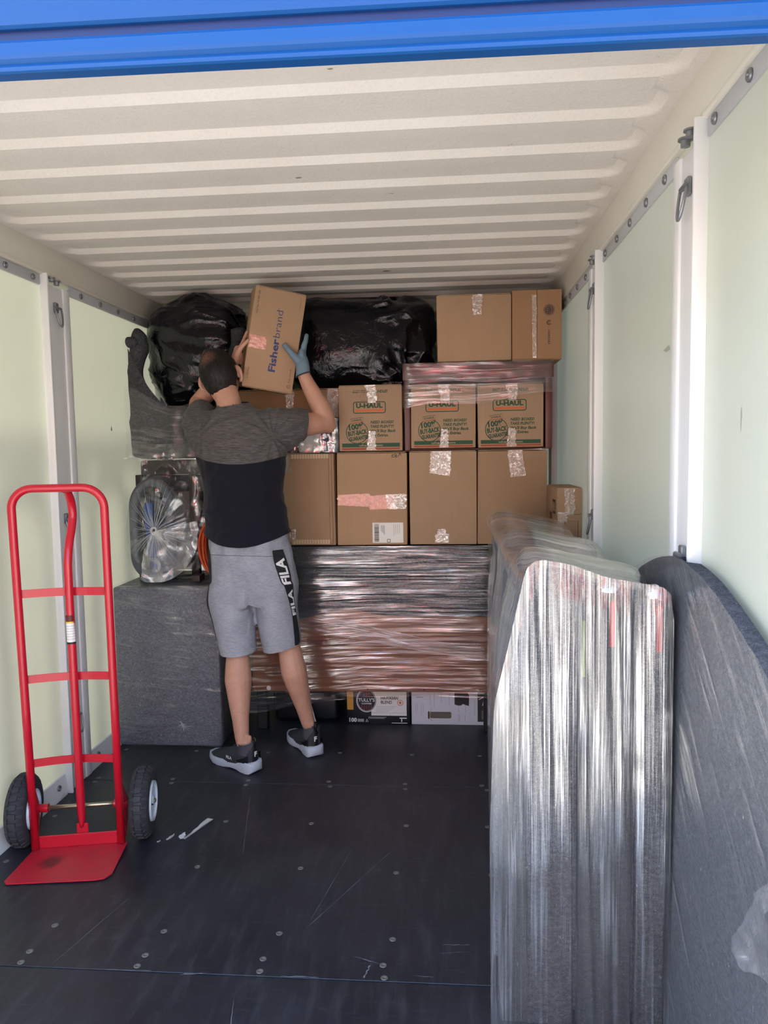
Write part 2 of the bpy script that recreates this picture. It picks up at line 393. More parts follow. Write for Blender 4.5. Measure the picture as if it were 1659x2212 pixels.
# ---- raised blue roll-up door over the opening
dr = thing('door_1', None, None, (1.05, 1.1, 1.93)); dr['kind'] = 'structure'
def prof(name, pts, m):
    n = len(pts); vs = [(x, y, z + (x-1.05)*-.0085) for x in (-.3, 2.5) for y, z in pts]
    o = mesh(name, vs, [(i, n+i, n+(i+1) % n, (i+1) % n) for i in range(n)] + [tuple(range(n)), tuple(range(2*n-1, n-1, -1))], m, dr)
    return auto_smooth(o, 20)
yd = 1.1
prof('bottom_rail', [(yd, 1.926), (yd-.004, 1.924), (yd-.008, 1.926), (yd-.009, 1.931), (yd-.006, 1.936), (yd-.012, 1.941), (yd-.014, 1.946), (yd-.014, 1.962), (yd-.011, 1.967), (yd-.006, 1.969), (yd+.02, 1.969), (yd+.02, 1.926)], M_blue)
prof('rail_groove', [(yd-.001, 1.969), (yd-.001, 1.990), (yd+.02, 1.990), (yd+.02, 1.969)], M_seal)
prof('door_slat', [(yd+.02, 1.986), (yd-.008, 1.984), (yd-.013, 1.987), (yd-.015, 1.993), (yd-.016, 2.01), (yd-.022, 2.03), (yd-.03, 2.05), (yd-.04, 2.09), (yd-.03, 2.14), (yd+.02, 2.15)], M_blue)
prof('door_roll', [(yd-.03, 2.14), (yd-.06, 2.2), (yd-.06, 2.35), (yd+.02, 2.35), (yd+.02, 2.14)], M_blue)

# ---- outside: paving, an added pale house front with red boards for reflections, a fence by the left side
def m_paving():
    t = NT('sunlit_concrete'); c = t.coord(); n = t.noise(c, 1.2, 5); f = t.noise(c, 60, 3)
    return t.done(t.bsdf(color=t.mix(t.math('MULTIPLY', t.math('ADD', n, f), .5), srgb(166, 160, 148), srgb(204, 197, 184)), rough=.85, spec=.2))
M_pave = m_paving()
g = MB().grid(lambda u, v: (-30+60*u, -40+80*v, -.16), 6, 8).out('ground', M_pave); g['kind'] = 'structure'
M_stucco = plain('white_stucco', srgb(226, 220, 208), .9, bump=.3, bscale=60); M_redp = plain('red_for_reflections', srgb(170, 26, 34), .5)
hw = thing('added_house_front', None, None, (1.5, -9, 0)); hw['kind'] = 'structure'  # added out of view to throw light in and show in the film
MB().box(-9, 12, -9.3, -9, -.16, 4.6, .01).out('added_stucco_wall', M_stucco, hw)
MB().box(-9.5, 12.5, -9.8, -8.5, 4.6, 4.8, .02).out('added_roof_edge', M_beam, hw)
for i in range(5): MB().box(-.9, 3.3, -8.99, -8.95, -.1+i*.52, .41+i*.52, .012).out('added_red_board', M_redp, hw)  # added red surface for the film and tape to reflect
fe = thing('fence_outside', None, None, (-1.0, 3, -.16)); fe['kind'] = 'structure'
for y in [1.15 + .36*k for k in range(9)]:
    MB().box(-.95, -.93, y-.055, y+.055, -.16, 2.02, .004).out('fence_post', M_beam, fe)
MB().box(-.96, -.92, .8, 4.4, 2.25, 2.38, .006).out('fence_rail', M_beam, fe)
for y in [1.33 + .36*k for k in range(8)]:
    pts = [(-.94, y + .18*math.cos(t/12*math.pi), 2.0 + .2*math.sin(t/12*math.pi)) for t in range(13)]
    MB().tube(pts, .045, 8).out('fence_arch', M_beam, fe, True)

# ================================================================ cargo
M_c1 = cardboard('kraft_cardboard', srgb(172, 142, 116)); M_c2 = cardboard('brown_cardboard', srgb(162, 131, 105), .5)
M_c3 = cardboard('tan_cardboard', srgb(178, 145, 116), 1.1); M_c4 = cardboard('shiny_brown_cardboard', srgb(166, 128, 96), 1.7)
M_flute = cardboard('pale_torn_cardboard', srgb(200, 176, 146), 2)
M_felt = felt('charcoal_moving_blanket', (.034, .036, .042, 1), (.15, .155, .165, 1))
M_felt2 = felt('grey_moving_blanket', (.095, .10, .122, 1), (.36, .37, .42, 1))
M_bag = black_plastic('black_bin_liner')
M_film_h = film('stretch_film_fine', (2.2, 95), haze=.02, base=.07, crease=.6)
M_film_v = film('stretch_film_pleated', (1.1, 130), haze=.03, base=.13, crease=.8, fres=.45, bump=.9, dist=.006, rough=.11, lo=.5, hi=.66)
M_film_s = film('stretch_film_soft', (2.5, 50), haze=.018, base=.03, crease=.32, rough=.2, bump=.7, lo=.52, hi=.68)
M_film_c = film('crumpled_clear_plastic', (14, 16), haze=.05, base=.12, crease=.55, rough=.12, bump=.8, lo=.48, hi=.64)
def m_tape():
    t = NT('clear_packing_tape'); c = t.coord(); n = t.noise(c, 75, 3, .6, 1.2); n2 = t.noise(t.coord(scale=(30, 30, 200)), 1, 2)
    nr = t.bump(t.math('ADD', n, n2), .55, .004)
    gl = t.add('ShaderNodeBsdfGlossy', i={'Color': (1, 1, 1, 1), 'Roughness': .16, 'Normal': nr}).outputs[0]
    df = t.add('ShaderNodeBsdfDiffuse', i={'Color': srgb(214, 196, 176)}).outputs[0]
    tr = t.add('ShaderNodeBsdfTransparent').outputs[0]
    return t.done(t.shader_mix(t.math('ADD', t.math('MULTIPLY', t.ramp(n, .5, .66), .35), .14), t.shader_mix(.22, tr, df), gl))
M_tape = m_tape()
M_tape_reflect = plain('tape_with_painted_reflection', srgb(216, 142, 124), .22, var=.38, scale=75, bump=1.6, bscale=60, spec=.8)  # packing tape with the red reflection painted into its colour
M_green = plain('dark_green_print', srgb(38, 74, 52), .7); M_orange = plain('orange_print', srgb(206, 104, 58), .7); M_redprint = plain('brick_red_print', srgb(160, 72, 50), .7)
M_kraft_print = plain('unprinted_lettering', srgb(176, 148, 118), .8)
M_ink = plain('black_ink', srgb(42, 36, 36), .7); M_navy = plain('navy_print', srgb(44, 56, 104), .6); M_brownink = plain('brown_ink', srgb(84, 66, 58), .7)
M_label = plain('white_label', srgb(226, 222, 218), .5, var=.03); M_lblue = plain('pale_label_text', srgb(150, 148, 150), .7)

RX, RU = V((1, 0, 0)), V((0, 0, 1))
def text(s, pos, h, mat, parent, width=None, right=RX, up=RU, bold=0.0, shear=0.0, align='LEFT', name='lettering', lift=.0007):
    """flat printed lettering standing on pos, letters h tall (capital height)"""
    c = bpy.data.curves.new('font', 'FONT'); c.body = s; c.size = 1; c.offset = bold; c.shear = shear; c.resolution_u = 2; c.fill_mode = 'FRONT'
    o = bpy.data.objects.new('font', c); COL.objects.link(o)
    dg = bpy.context.evaluated_depsgraph_get(); dg.update()
    me = bpy.data.meshes.new_from_object(o.evaluated_get(dg)); bpy.data.objects.remove(o); bpy.data.curves.remove(c)
    vs = np.array([v.co[:] for v in me.vertices]); fs = [tuple(p.vertices) for p in me.polygons]; bpy.data.meshes.remove(me)
    x0, x1 = vs[:, 0].min(), vs[:, 0].max(); vs[:, 0] -= x0; k = h/.70
    kx = k if width is None else width/max(1e-6, x1-x0); wd = (x1-x0)*kx
    off = {'LEFT': 0, 'CENTER': -wd/2, 'RIGHT': -wd}[align]
    right = V(right); up = V(up); nrm = right.cross(up); pos = V(pos)
    return mesh(name, [pos + right*(v[0]*kx+off) + up*(v[1]*k) + nrm*lift for v in vs], fs, mat, parent)
def strip(parent, name, mat, a, b, c, d, nu=12, nv=6, rag=.0, crk=.0012, seed=1, lift=.0012, uvs=(1, 1), nrm=V((0, -1, 0))):
    """a thin patch over the quad a b c d (a lower left, then round), with ragged ends and crinkles"""
    a, b, c, d = map(V, (a, b, c, d)); R = random.Random(seed); jl = [R.uniform(-rag, rag) for _ in range(nv+1)]; jr = [R.uniform(-rag, rag) for _ in range(nv+1)]
    def fn(u, v):
        p = a.lerp(b, u).lerp(d.lerp(c, u), v); e = (b-a).normalized()
        k = round(v*nv); p = p + e*(jl[k]*(1-u) + jr[k]*u)
        return p + nrm*(lift + crk*(noise.noise(p*60) + .6*noise.noise(p*140)))
    return MB().grid(fn, nu, nv, lambda u, v: (u*uvs[0], v*uvs[1])).out(name, mat, parent, True, uv=True)
def outline(parent, mat, pts, w, y, name='printed_line', closed=True):
    """a flat printed line of width w through (x, z) points on the plane y"""
    n = len(pts); vs = []
    for i in range(n):
        p = V((pts[i][0], 0, pts[i][1])); q = V((pts[(i+1) % n][0], 0, pts[(i+1) % n][1])) if closed or i+1 < n else None
        r = V((pts[i-1][0], 0, pts[i-1][1])) if closed or i > 0 else None
        t = ((q if q is not None else p) - (r if r is not None else p)).normalized(); m = V((-t.z, 0, t.x))*w/2
        vs += [(p+m).to_tuple(), (p-m).to_tuple()]
    vs = [(x, y-.0007, z) for x, _, z in vs]
    fs = [(2*i, 2*i+1, 2*((i+1) % n)+1, 2*((i+1) % n)) for i in range(n if closed else n-1)]
    return mesh(name, vs, fs, mat, parent)
def rect(parent, mat, x0, x1, z0, z1, y, name='printed_band', lift=.0005):
    return mesh(name, [(x0, y-lift, z0), (x1, y-lift, z0), (x1, y-lift, z1), (x0, y-lift, z1)], [(0, 1, 2, 3)], mat, parent)
def rrect(x0, x1, z0, z1, r, n=5):
    out = []
    for cx, cz, a0 in ((x1-r, z0+r, -90), (x1-r, z1-r, 0), (x0+r, z1-r, 90), (x0+r, z0+r, 180)):
        for k in range(n+1):
            a = math.radians(a0+90*k/n); out.append((cx+r*math.cos(a), cz+r*math.sin(a)))
    return out
rc = random.Random(21)
def carton(label, group, x0, x1, y0, y1, z0, z1, mat, flaps=True, jit=.003, name='cardboard_box'):
    t = thing(name, label, 'box', ((x0+x1)/2, (y0+y1)/2, z0), group)
    o = MB().box(x0, x1, y0, y1, z0, z1-(.003 if flaps else 0), .004, 2, jit, None, rc).out('carton', mat, t); auto_smooth(o)
    if flaps:
        ym = (y0+y1)/2
        MB().box(x0+.004, x1-.004, y0+.003, ym-.002, z1-.003, z1+.0005, .001, 1).out('flap', mat, t)
        MB().box(x0+.004, x1-.004, ym+.002, y1-.003, z1-.003, z1+.0005, .001, 1).out('flap', mat, t)
    return t
GB = 'cardboard boxes in the stacked wall of cargo'

# ---- row of plain boxes on the wrapped dresser
A = carton('tall battered box with pale torn corrugated edges, just right of the man\'s waist', GB, .66, 1.012, 3.58, 3.96, .922, 1.364, M_c2, False)
for z0, z1 in ((1.338, 1.361), (.925, .948)):
    MB().box(.80, .985, 3.574, 3.581, z0, z1, .002, 1).out('torn_edge', M_flute, A)
    for k in range(14): rect(A, M_c2, .803+k*.013, .806+k*.013, z0+.001, z1-.001, 3.574, 'flute_line')
MB().box(.985, 1.0, 3.573, 3.582, .927, 1.36, .003, 1).out('corner_fold', M_c2, A)
strip(A, 'tape_strip', M_tape, (.768, 3.578, 1.27), (.80, 3.578, 1.27), (.80, 3.578, 1.352), (.768, 3.578, 1.352), seed=3)
strip(A, 'tape_strip', M_tape, (.79, 3.578, .93), (.818, 3.578, .93), (.818, 3.578, 1.0), (.79, 3.578, 1.0), seed=4)
B = carton('box with a white shipping label and a wide tape band coloured by painted reflection', GB, 1.022, 1.358, 3.58, 3.93, .922, 1.364, M_c3)
strip(B, 'tape_band', M_tape_reflect, (1.024, 3.579, 1.113), (1.182, 3.579, 1.103), (1.18, 3.579, 1.168), (1.024, 3.579, 1.163), 24, 10, .004, .0018, 5)['label'] = 'tape band with painted red reflection'
strip(B, 'tape_band', M_tape_reflect, (1.178, 3.5785, 1.09), (1.30, 3.5785, 1.094), (1.302, 3.5785, 1.164), (1.16, 3.5785, 1.156), 24, 10, .004, .0018, 6)['label'] = 'tape band with painted red reflection'
strip(B, 'tape_strip', M_tape, (1.27, 3.577, 1.091), (1.354, 3.577, 1.093), (1.354, 3.577, 1.166), (1.26, 3.577, 1.162), 20, 10, .006, .002, 7)
sl = MB().box(1.191, 1.339, 3.5782, 3.5795, .930, 1.027).out('shipping_label', M_label, B)
rl = random.Random(3); z = .935
while z < 1.02:
    h = rl.choice((.0012, .002, .0032)); rect(sl, M_ink, 1.2, 1.222, z, z+h, 3.578, 'barcode_bar'); z += h + rl.choice((.0012, .002))
for k in range(5): rect(sl, M_lblue, 1.232+k*.004, 1.234+k*.004, .985-.004*k, 1.015, 3.578, 'label_line')
for k in range(4): rect(sl, M_lblue, 1.293+k*.009, 1.2945+k*.009, .965+.004*k, 1.02, 3.578, 'label_line')
outline(sl, M_ink, rrect(1.262, 1.276, .933, .947, .002, 2), .0025, 3.578); text('Nuin', (1.283, 3.578, .94), .0055, M_ink, sl, right=(0, 0, -1), up=(1, 0, 0)) if False else None
hw_ = []
def stroke(parent, pts, r, mat, name='marker_writing'):
    return MB().tube(smooth_path(pts, 5), r, 6).out(name, mat, parent, True)
yb = 3.5795
stroke(B, [(1.289, yb, 1.349), (1.297, yb, 1.352), (1.291, yb, 1.345), (1.288, yb, 1.342), (1.295, yb, 1.339), (1.302, yb, 1.342)], .0011, M_ink)
stroke(B, [(1.312, yb, 1.349), (1.306, yb, 1.354), (1.302, yb, 1.349), (1.313, yb, 1.343), (1.309, yb, 1.338), (1.304, yb, 1.342), (1.314, yb, 1.351)], .0011, M_ink)
stroke(B, [(1.317, yb, 1.341), (1.329, yb, 1.357), (1.322, yb, 1.356)], .0011, M_ink); stroke(B, [(1.329, yb, 1.357), (1.333, yb, 1.346)], .0011, M_ink)
Cc = carton('plain box taped at top and bottom, second from the right in the middle row', GB, 1.372, 1.687, 3.58, 3.93, .922, 1.366, M_c1)
strip(Cc, 'tape_strip', M_tape, (1.468, 3.579, 1.262), (1.566, 3.579, 1.245), (1.57, 3.579, 1.364), (1.474, 3.579, 1.364), 14, 14, .004, .0016, 8)
strip(Cc, 'tape_strip', M_tape, (1.491, 3.579, .93), (1.557, 3.579, .93), (1.557, 3.579, .972), (1.491, 3.579, .972), 10, 6, .003, .0016, 9)
strip(Cc, 'tape_strip', M_tape, (1.502, 3.5785, .965), (1.545, 3.5785, .965), (1.54, 3.5785, .995), (1.502, 3.5785, .995), 8, 6, .002, .0016, 10)
D = carton('plain box with one hanging tape end, rightmost in the middle row', GB, 1.694, 2.016, 3.58, 3.93, .922, 1.366, M_c2)
strip(D, 'tape_strip', M_tape, (1.848, 3.579, 1.237), (1.918, 3.579, 1.243), (1.902, 3.579, 1.364), (1.834, 3.579, 1.364), 14, 14, .002, .0016, 11)
MB().box(1.696, 1.703, 3.577, 3.582, 1.05, 1.13, .001, 1).out('staple_seam', M_c1, D)

# ---- three printed moving boxes
def uhaul(label, x0, z0, w, h, y0, seed):
    t = carton(label, 'printed green and orange moving boxes', x0, x0+w, y0, y0+.33, z0, z0+h, M_c1, True, .002, 'moving_box')
    X = lambda f: x0 + w*f
    Z = lambda f: z0 + h*(1-f)
    y = y0
    text('EASY-TO-LIFT HANDLES', (X(.5), y, Z(.118)), .0125, M_green, t, .168, shear=.25, bold=.034, align='CENTER')
    pts = rrect(X(.345), X(.635), Z(.235), Z(.142), .0125, 6); n = len(pts)
    dp = []
    for i in range(n):                                # dashed outline of the hand hole
        a, b = V((pts[i][0], pts[i][1])), V((pts[(i+1) % n][0], pts[(i+1) % n][1])); L = (b-a).length; m = max(1, round(L/.006))
        for k in range(m): dp.append((a.lerp(b, k/m), a.lerp(b, (k+.55)/m)))
    mb = MB()
    for a, b in dp:
        d = (b-a).normalized(); q = V((-d.y, d.x))*.0009
        mb.add([(p.x, y-.0007, p.y) for p in (a+q, a-q, b-q, b+q)], [(0, 1, 2, 3)])
    mb.out('handle_dashes', M_brownink, t)['kind'] = 'stuff'
    outline(t, M_green, rrect(X(.235), X(.735), Z(.425), Z(.258), .010), .0042, y)
    text('U-HAUL', (X(.485), y, Z(.345)), .0215, M_green, t, .128, bold=.05, align='CENTER')
    rect(t, M_orange, X(.255), X(.71), Z(.405), Z(.372), y)
    # guarantee seal, tilted
    ca, sa = math.cos(.13), math.sin(.13); R_ = V((ca, 0, sa)); U_ = V((-sa, 0, ca)); c0 = V((X(.285), y, Z(.72)))
    P = lambda a, b: c0 + R_*a + U_*b
    pts = [(P(.052*math.cos(q), .052*math.sin(q)).x, P(.052*math.cos(q), .052*math.sin(q)).z) for q in [math.radians(62-d) for d in range(0, 305, 8)]]
    outline(t, M_green, pts, .0034, y, closed=False)
    pts = [(P(.064*math.cos(q), .058*math.sin(q)-.003).x, P(.064*math.cos(q), .058*math.sin(q)-.003).z) for q in [math.radians(235+d) for d in range(0, 76, 6)]]
    outline(t, M_green, pts, .003, y, closed=False)
    cor = [P(-.022, .046), P(.036, .046), P(.036, .068), P(-.022, .068)]
    outline(t, M_green, [(p.x, p.z) for p in cor], .002, y)
    text('U-HAUL', P(.007, .054), .009, M_green, t, .048, R_, U_, bold=.03, align='CENTER')
    a, b, c, d = P(-.019, .048), P(.033, .048), P(.033, .051), P(-.019, .051); mesh('printed_band', [V((p.x, y-.0006, p.z)) for p in (a, b, c, d)], [(0, 1, 2, 3)], M_orange, t)
    text('100%', P(0, .016), .025, M_green, t, .072, R_, U_, bold=.045, align='CENTER')
    text('BUY-BACK', P(.002, -.011), .021, M_green, t, .094, R_, U_, bold=.045, align='CENTER')
    text('GUARANTEE', P(.004, -.036), .018, M_green, t, .092, R_, U_, bold=.045, align='CENTER')
    for s, f in (('NEED BOXES?', .585), ('TAKE PLENTY!', .65), ("We'll Buy Back", .718), ('the Extras.', .783)):
        text(s, (X(.497), y, Z(f)), .0125, M_green, t, {'N': .112, 'T': .112, 'W': .122, 't': .086}[s[0]], shear=.22, bold=.035)
    rect(t, M_green, X(.045), X(.955), Z(.945), Z(.885), y); rect(t, M_redprint, X(.045), X(.955), Z(.985), Z(.957), y)
    text('uhaul.com', (X(.5), y, Z(.933)), .0105, M_kraft_print, t, .112, bold=.015, align='CENTER', lift=.0012)
    strip(t, 'tape_strip', M_tape, (X(.44), y, Z(.99)), (X(.58), y, Z(.99)), (X(.57), y, Z(.70)), (X(.47), y, Z(.70)), 12, 14, .004, .0016, seed, .0016)
    strip(t, 'tape_strip', M_tape, (X(.47), y, Z(.27)), (X(.60), y, Z(.27)), (X(.60), y, Z(.0)), (X(.42), y, Z(.0)), 12, 14, .004, .0016, seed+1, .0016)
    return t
u1 = uhaul('printed moving box standing free beside the dark red hutch', 1.036, 1.372, .305, .312, 3.6, 31)
MB().box(1.04, 1.19, 3.598, 3.75, 1.686, 1.690, .001, 1, M=Matrix.Translation((0, 3.6, 1.69)) @ Matrix.Rotation(.03, 4, 'Y') @ Matrix.Translation((0, -3.6, -1.69))).out('flap', M_c1, u1)
uhaul('printed moving box in the left half of the dark red hutch', 1.382, 1.379, .305, .300, 3.6, 41)
uhaul('printed moving box in the right half of the dark red hutch', 1.697, 1.379, .307, .298, 3.6, 51)

# ---- dark red wooden hutch with film around its top
M_mahog = plain('dark_red_wood', srgb(92, 44, 40), .42, var=.2, scale=12)
hu = thing('wooden_hutch', 'dark red open wooden hutch holding two printed moving boxes under film', 'hutch', (1.7, 3.78, 1.369))
for nm, q in (('side_panel', (1.350, 1.378, 3.60, 3.98, 1.369, 1.70)), ('side_panel', (2.012, 2.044, 3.60, 3.98, 1.369, 1.70)), ('top_panel', (1.345, 2.049, 3.59, 3.99, 1.70, 1.774)), ('shelf', (1.378, 2.012, 3.61, 3.98, 1.369, 1.377)), ('back_panel', (1.378, 2.012, 3.965, 3.98, 1.377, 1.70))):
    auto_smooth(MB().box(*q, .004).out(nm, M_mahog, hu))
def hfilm(u, v):                                       # wraps the front and turns round both ends
    x = 1.343 + .709*u; zb = 1.565 + .06*u + .012*math.sin(u*9); z = zb + (1.779-zb)*v
    bulge = .004 + .010*abs(math.sin(u*math.pi*2.0))*(1-v)*0
    return (x, 3.586 - bulge + .0035*noise.noise(V((x*3, z*60, 1))) + .004*noise.noise(V((x*14, z*25, 4))) + (.02*(abs(u-.5)*2)**30), z)
MB().grid(hfilm, 70, 40, lambda u, v: (u*.71, v*.2 + .03*u)).out('stretch_film', M_film_h, hu, True, uv=True)
MB().grid(lambda u, v: (1.343+.709*u, 3.585+.35*v, 1.7785 + .003*noise.noise(V((u*9, v*9, 2)))), 30, 10, lambda u, v: (u*.71, v*.35)).out('film_over_top', M_film_h, hu, True, uv=True)

# ---- two boxes on the hutch
c1 = carton('large plain tan box on the hutch with one short tape strip', GB, 1.509, 1.853, 3.6, 3.95, 1.785, 2.092, M_c3)
strip(c1, 'tape_strip', M_tape, (1.678, 3.599, 1.994), (1.717, 3.599, 1.997), (1.722, 3.599, 2.09), (1.674, 3.599, 2.09), 10, 12, .004, .0015, 61)
c2 = carton('narrow brown box with a split front and eight-digit number, in the top right corner', GB, 1.858, 2.086, 3.605, 3.95, 1.782, 2.104, M_c4, False)
for a, b in ((1.859, 1.9715), (1.9745, 2.086)): auto_smooth(MB().box(a, b, 3.6, 3.606, 1.786, 2.102, .0015, 1).out('flap', M_c4, c2))
strip(c2, 'tape_strip', M_tape, (1.952, 3.6, 1.79), (1.971, 3.6, 1.79), (1.971, 3.6, 2.08), (1.95, 3.6, 2.08), 4, 20, .001, .0008, 62)
yq = 3.6
def disc(parent, mat, cx, cz, r, y, name='printed_disc', lift=.0006):
    return mesh(name, [(cx+r*math.cos(k*math.pi/14), y-lift, cz+r*math.sin(k*math.pi/14)) for k in range(28)], [tuple(range(28))], mat, parent)
outline(c2, M_brownink, [(2.028+.0245*math.cos(k*.2244), 2.009+.0245*math.sin(k*.2244)) for k in range(28)], .0022, yq, 'printed_emblem')
disc(c2, M_brownink, 2.028, 2.009, .021, yq, 'printed_emblem')
for k in range(4): stroke(c2, [(2.012+.002*k, yq-.0006, 2.02-.008*k), (2.02, yq-.0006, 2.023-.008*k), (2.029-.002*k, yq-.0006, 2.022-.008*k)], .0007, M_c4, 'emblem_line')
stroke(c2, [(2.03, yq-.0006, 2.025), (2.038, yq-.0006, 2.02), (2.041, yq-.0006, 2.008), (2.037, yq-.0006, 1.996), (2.03, yq-.0006, 1.993)], .0009, M_c4, 'emblem_line')
for r_, w_ in ((.0095, .003), (.0045, .002)): outline(c2, M_ink, [(2.028+r_*math.cos(.6+k*.2), 1.951+r_*math.sin(.6+k*.2)) for k in range(27)], w_, yq, 'printed_emblem', False)
text('10005583', (2.0235, yq, 1.917), .0095, M_ink, c2, .064, right=(0, 0, -1), up=(1, 0, 0), bold=.01)

# ---- long box behind the man's shoulder, bedding pack below it
lb = carton('long flat brown box lying behind the man\'s right forearm', GB, .50, 1.024, 3.72, 4.1, 1.537, 1.683, M_c4)
strip(lb, 'tape_strip', M_tape, (.97, 3.719, 1.54), (1.02, 3.719, 1.54), (1.02, 3.719, 1.682), (.96, 3.719, 1.682), 10, 14, .004, .0016, 71)
strip(lb, 'tape_strip', M_tape, (.76, 3.719, 1.565), (.79, 3.719, 1.54), (.80, 3.719, 1.682), (.75, 3.719, 1.682), 10, 14, .004, .0016, 72)
bd = thing('bedding_pack', 'flat pack of red, white and navy patterned bedding in clear plastic', 'bedding', (.85, 3.78, 1.366))
M_wine = plain('wine_red_fabric', srgb(110, 18, 42), .8)
def m_floral():
    t = NT('navy_floral_fabric'); c = t.coord(); v = t.add('ShaderNodeTexVoronoi', i={'Vector': c, 'Scale': 85}).outputs['Distance']; b = t.noise(c, 16, 2)
    col = t.mix(t.math('MULTIPLY', t.ramp(v, .30, .2), t.ramp(b, .48, .56)), srgb(36, 36, 74), srgb(196, 176, 214))
    return t.done(t.bsdf(color=col, rough=.7))
for nm, q, m in (('folded_red_sheet', (.66, .832, 3.615, 3.93, 1.368, 1.53), M_wine), ('white_insert', (.832, .945, 3.612, 3.93, 1.368, 1.53), M_label), ('folded_floral_sheet', (.945, 1.026, 3.615, 3.93, 1.368, 1.528), m_floral())):
    auto_smooth(MB().box(*q, .012, 3).out(nm, m, bd))
tg = MB().box(1.0, 1.015, 3.609, 3.613, 1.43, 1.507, .002, 1).out('price_tag', M_label, bd)
for k in range(5): rect(tg, M_ink, 1.004, 1.011, 1.466+.006*k, 1.469+.006*k, 3.609, 'tag_line')
MB().grid(lambda u, v: (.656+.376*u, 3.604 + .004*noise.noise(V((u*9, v*7, 3)))+.012*(abs(u-.5)*2)**12, 1.368+.163*v), 40, 24, lambda u, v: (u*.37, v*.16)).out('clear_wrapper', M_film_c, bd, True, uv=True)

# ================================================================ bags and wrapped furniture
def rid(p, s, o=0):
    return 1 - abs(noise.noise(V((p[0]*s+o, p[1]*s+o*1.3, p[2]*s-o))))*2
def blob(name, mat, parent, c, rad, ex, nu, nv, disp, base=None, flat=None):
    """closed superellipsoid skin; disp(p, n) gives the outward shift"""
    c = V(c); vs = []; fs = []
    def se(a, e): return math.copysign(abs(a)**e, a)
    for j in range(nv+1):
        th = -math.pi/2 + math.pi*j/nv
        for i in range(nu):
            ph = 2*math.pi*i/nu
            d = V((se(math.cos(th), ex)*se(math.cos(ph), ex), se(math.cos(th), ex)*se(math.sin(ph), ex), se(math.sin(th), ex)))
            p = V((c.x+d.x*rad[0], c.y+d.y*rad[1], c.z+d.z*rad[2])); n = V((d.x/rad[0], d.y/rad[1], d.z/rad[2])).normalized()
            q = p + n*disp(p, d)
            if flat: q = flat(q)
            vs.append(q)
    for j in range(nv):
        for i in range(nu):
            i2 = (i+1) % nu; fs.append((j*nu+i, j*nu+i2, (j+1)*nu+i2, (j+1)*nu+i))
    return mesh(name, vs, fs, mat, parent, True, base=base)
# left bag: bulging, horizontal pleats on its right front
def dl(p, d):
    a = noise.noise(p*5)*.035 + noise.noise(p*11+V((3, 0, 0)))*.016
    pleat = (1-abs(math.sin((p.z*34 + noise.noise(p*6)*2.6 + p.x*9))))**2*.012*max(0, min(1, (p.x-.12)*5))
    fold = max(0, rid((p.x*.6, p.y, p.z*1.6), 9, 4)-.55)*.016
    return a + pleat + fold
bl = thing('garbage_bag', 'stuffed black plastic bag reaching the ceiling at the left wall', 'garbage bag', (.3, 3.9, 1.62), 'stuffed black bin bags under the ceiling')
blob('bag_skin', M_bag, bl, (.285, 3.90, 1.88), (.265, .27, .292), .72, 200, 150, dl, flat=lambda q: V((max(-.007, q.x), q.y, max(1.60, min(2.176, q.z)))))
def dc(p, d):
    a = noise.noise(p*4+V((7, 1, 0)))*.03 + noise.noise(p*10)*.012
    k = V((1.36, 0, 1.72)); v = V((p.x, 0, p.z))-k; r = v.length; an = math.atan2(v.z, v.x)
    star = (1-abs(math.sin(an*5.5+noise.noise(p*7)*1.4)))**2*.035*math.exp(-((r-.13)/.12)**2)
    fold = max(0, rid((p.x, p.y, p.z*1.3), 8, 11)-.5)*.045*max(0, min(1, (p.x-1.0)*4))
    return a + star + fold
bc = thing('garbage_bag', 'long black plastic bag with creased shiny end, between held box and tan box', 'garbage bag', (1.15, 3.95, 1.69), 'stuffed black bin bags under the ceiling')
blob('bag_skin', M_bag, bc, (1.105, 4.0, 1.915), (.39, .27, .235), .5, 240, 150, dc, flat=lambda q: V((min(1.502, q.x), q.y, max(1.688 if q.x < 1.338 else 1.782, min(2.158, q.z)))))
def db(p, d): return noise.noise(p*5)*.02
bb = thing('garbage_bag', 'black bag shape added to darken the gap behind the held box', 'garbage bag', (.61, 4.3, 1.69), 'stuffed black bin bags under the ceiling')  # filler shape added so this gap renders dark
blob('bag_skin', M_bag, bb, (.60, 4.32, 1.93), (.13, .2, .24), .6, 80, 60, db, flat=lambda q: V((q.x, q.y, max(1.69, min(2.168, q.z)))))

# upside-down chair wrapped in felt
ch = thing('wrapped_chair', 'upturned chair wrapped in charcoal felt and film, legs up, by the left wall', 'chair', (.23, 3.8, 1.345))
b = bmesh.new()
def fdisp(p, d): return .010*noise.noise(p*7) + .007*noise.noise(p*18) + max(0, rid(p, 6, 2)-.62)*.03
def seat_flat(q): return V((max(-.007, q.x), max(3.585, q.y), max(1.347, q.z)))
blob('wrapped_seat', M_felt, ch, (.20, 3.80, 1.475), (.215, .21, .125), .28, 110, 60, fdisp, flat=seat_flat)
lp = smooth_path([(.055, 3.69, 1.44), (.040, 3.68, 1.56), (.024, 3.655, 1.68), (.024, 3.64, 1.78), (.040, 3.64, 1.86), (.05, 3.645, 1.90), (.046, 3.65, 1.945), (.062, 3.66, 1.975)], 8)
lr = [.072 - .032*min(1, i/22) for i in range(len(lp))]; lr[-4:] = [.036, .031, .022, .008]
mb = MB().tube(lp, lr, 20); mb.v = [V(p) + V((.6, 1, .4))*.010*noise.noise(V(p)*14) + V((1, .3, 0))*.010*max(0, rid(p, 9, 6)-.5) for p in mb.v]
mb.v = [V((max(-.007, p.x), p.y, p.z)) for p in mb.v]; mb.out('wrapped_leg', M_felt, ch, True)
blob('felt_knot', M_felt, ch, (.026, 3.612, 1.918), (.032, .026, .026), .9, 30, 18, lambda p, d: .006*noise.noise(p*40))
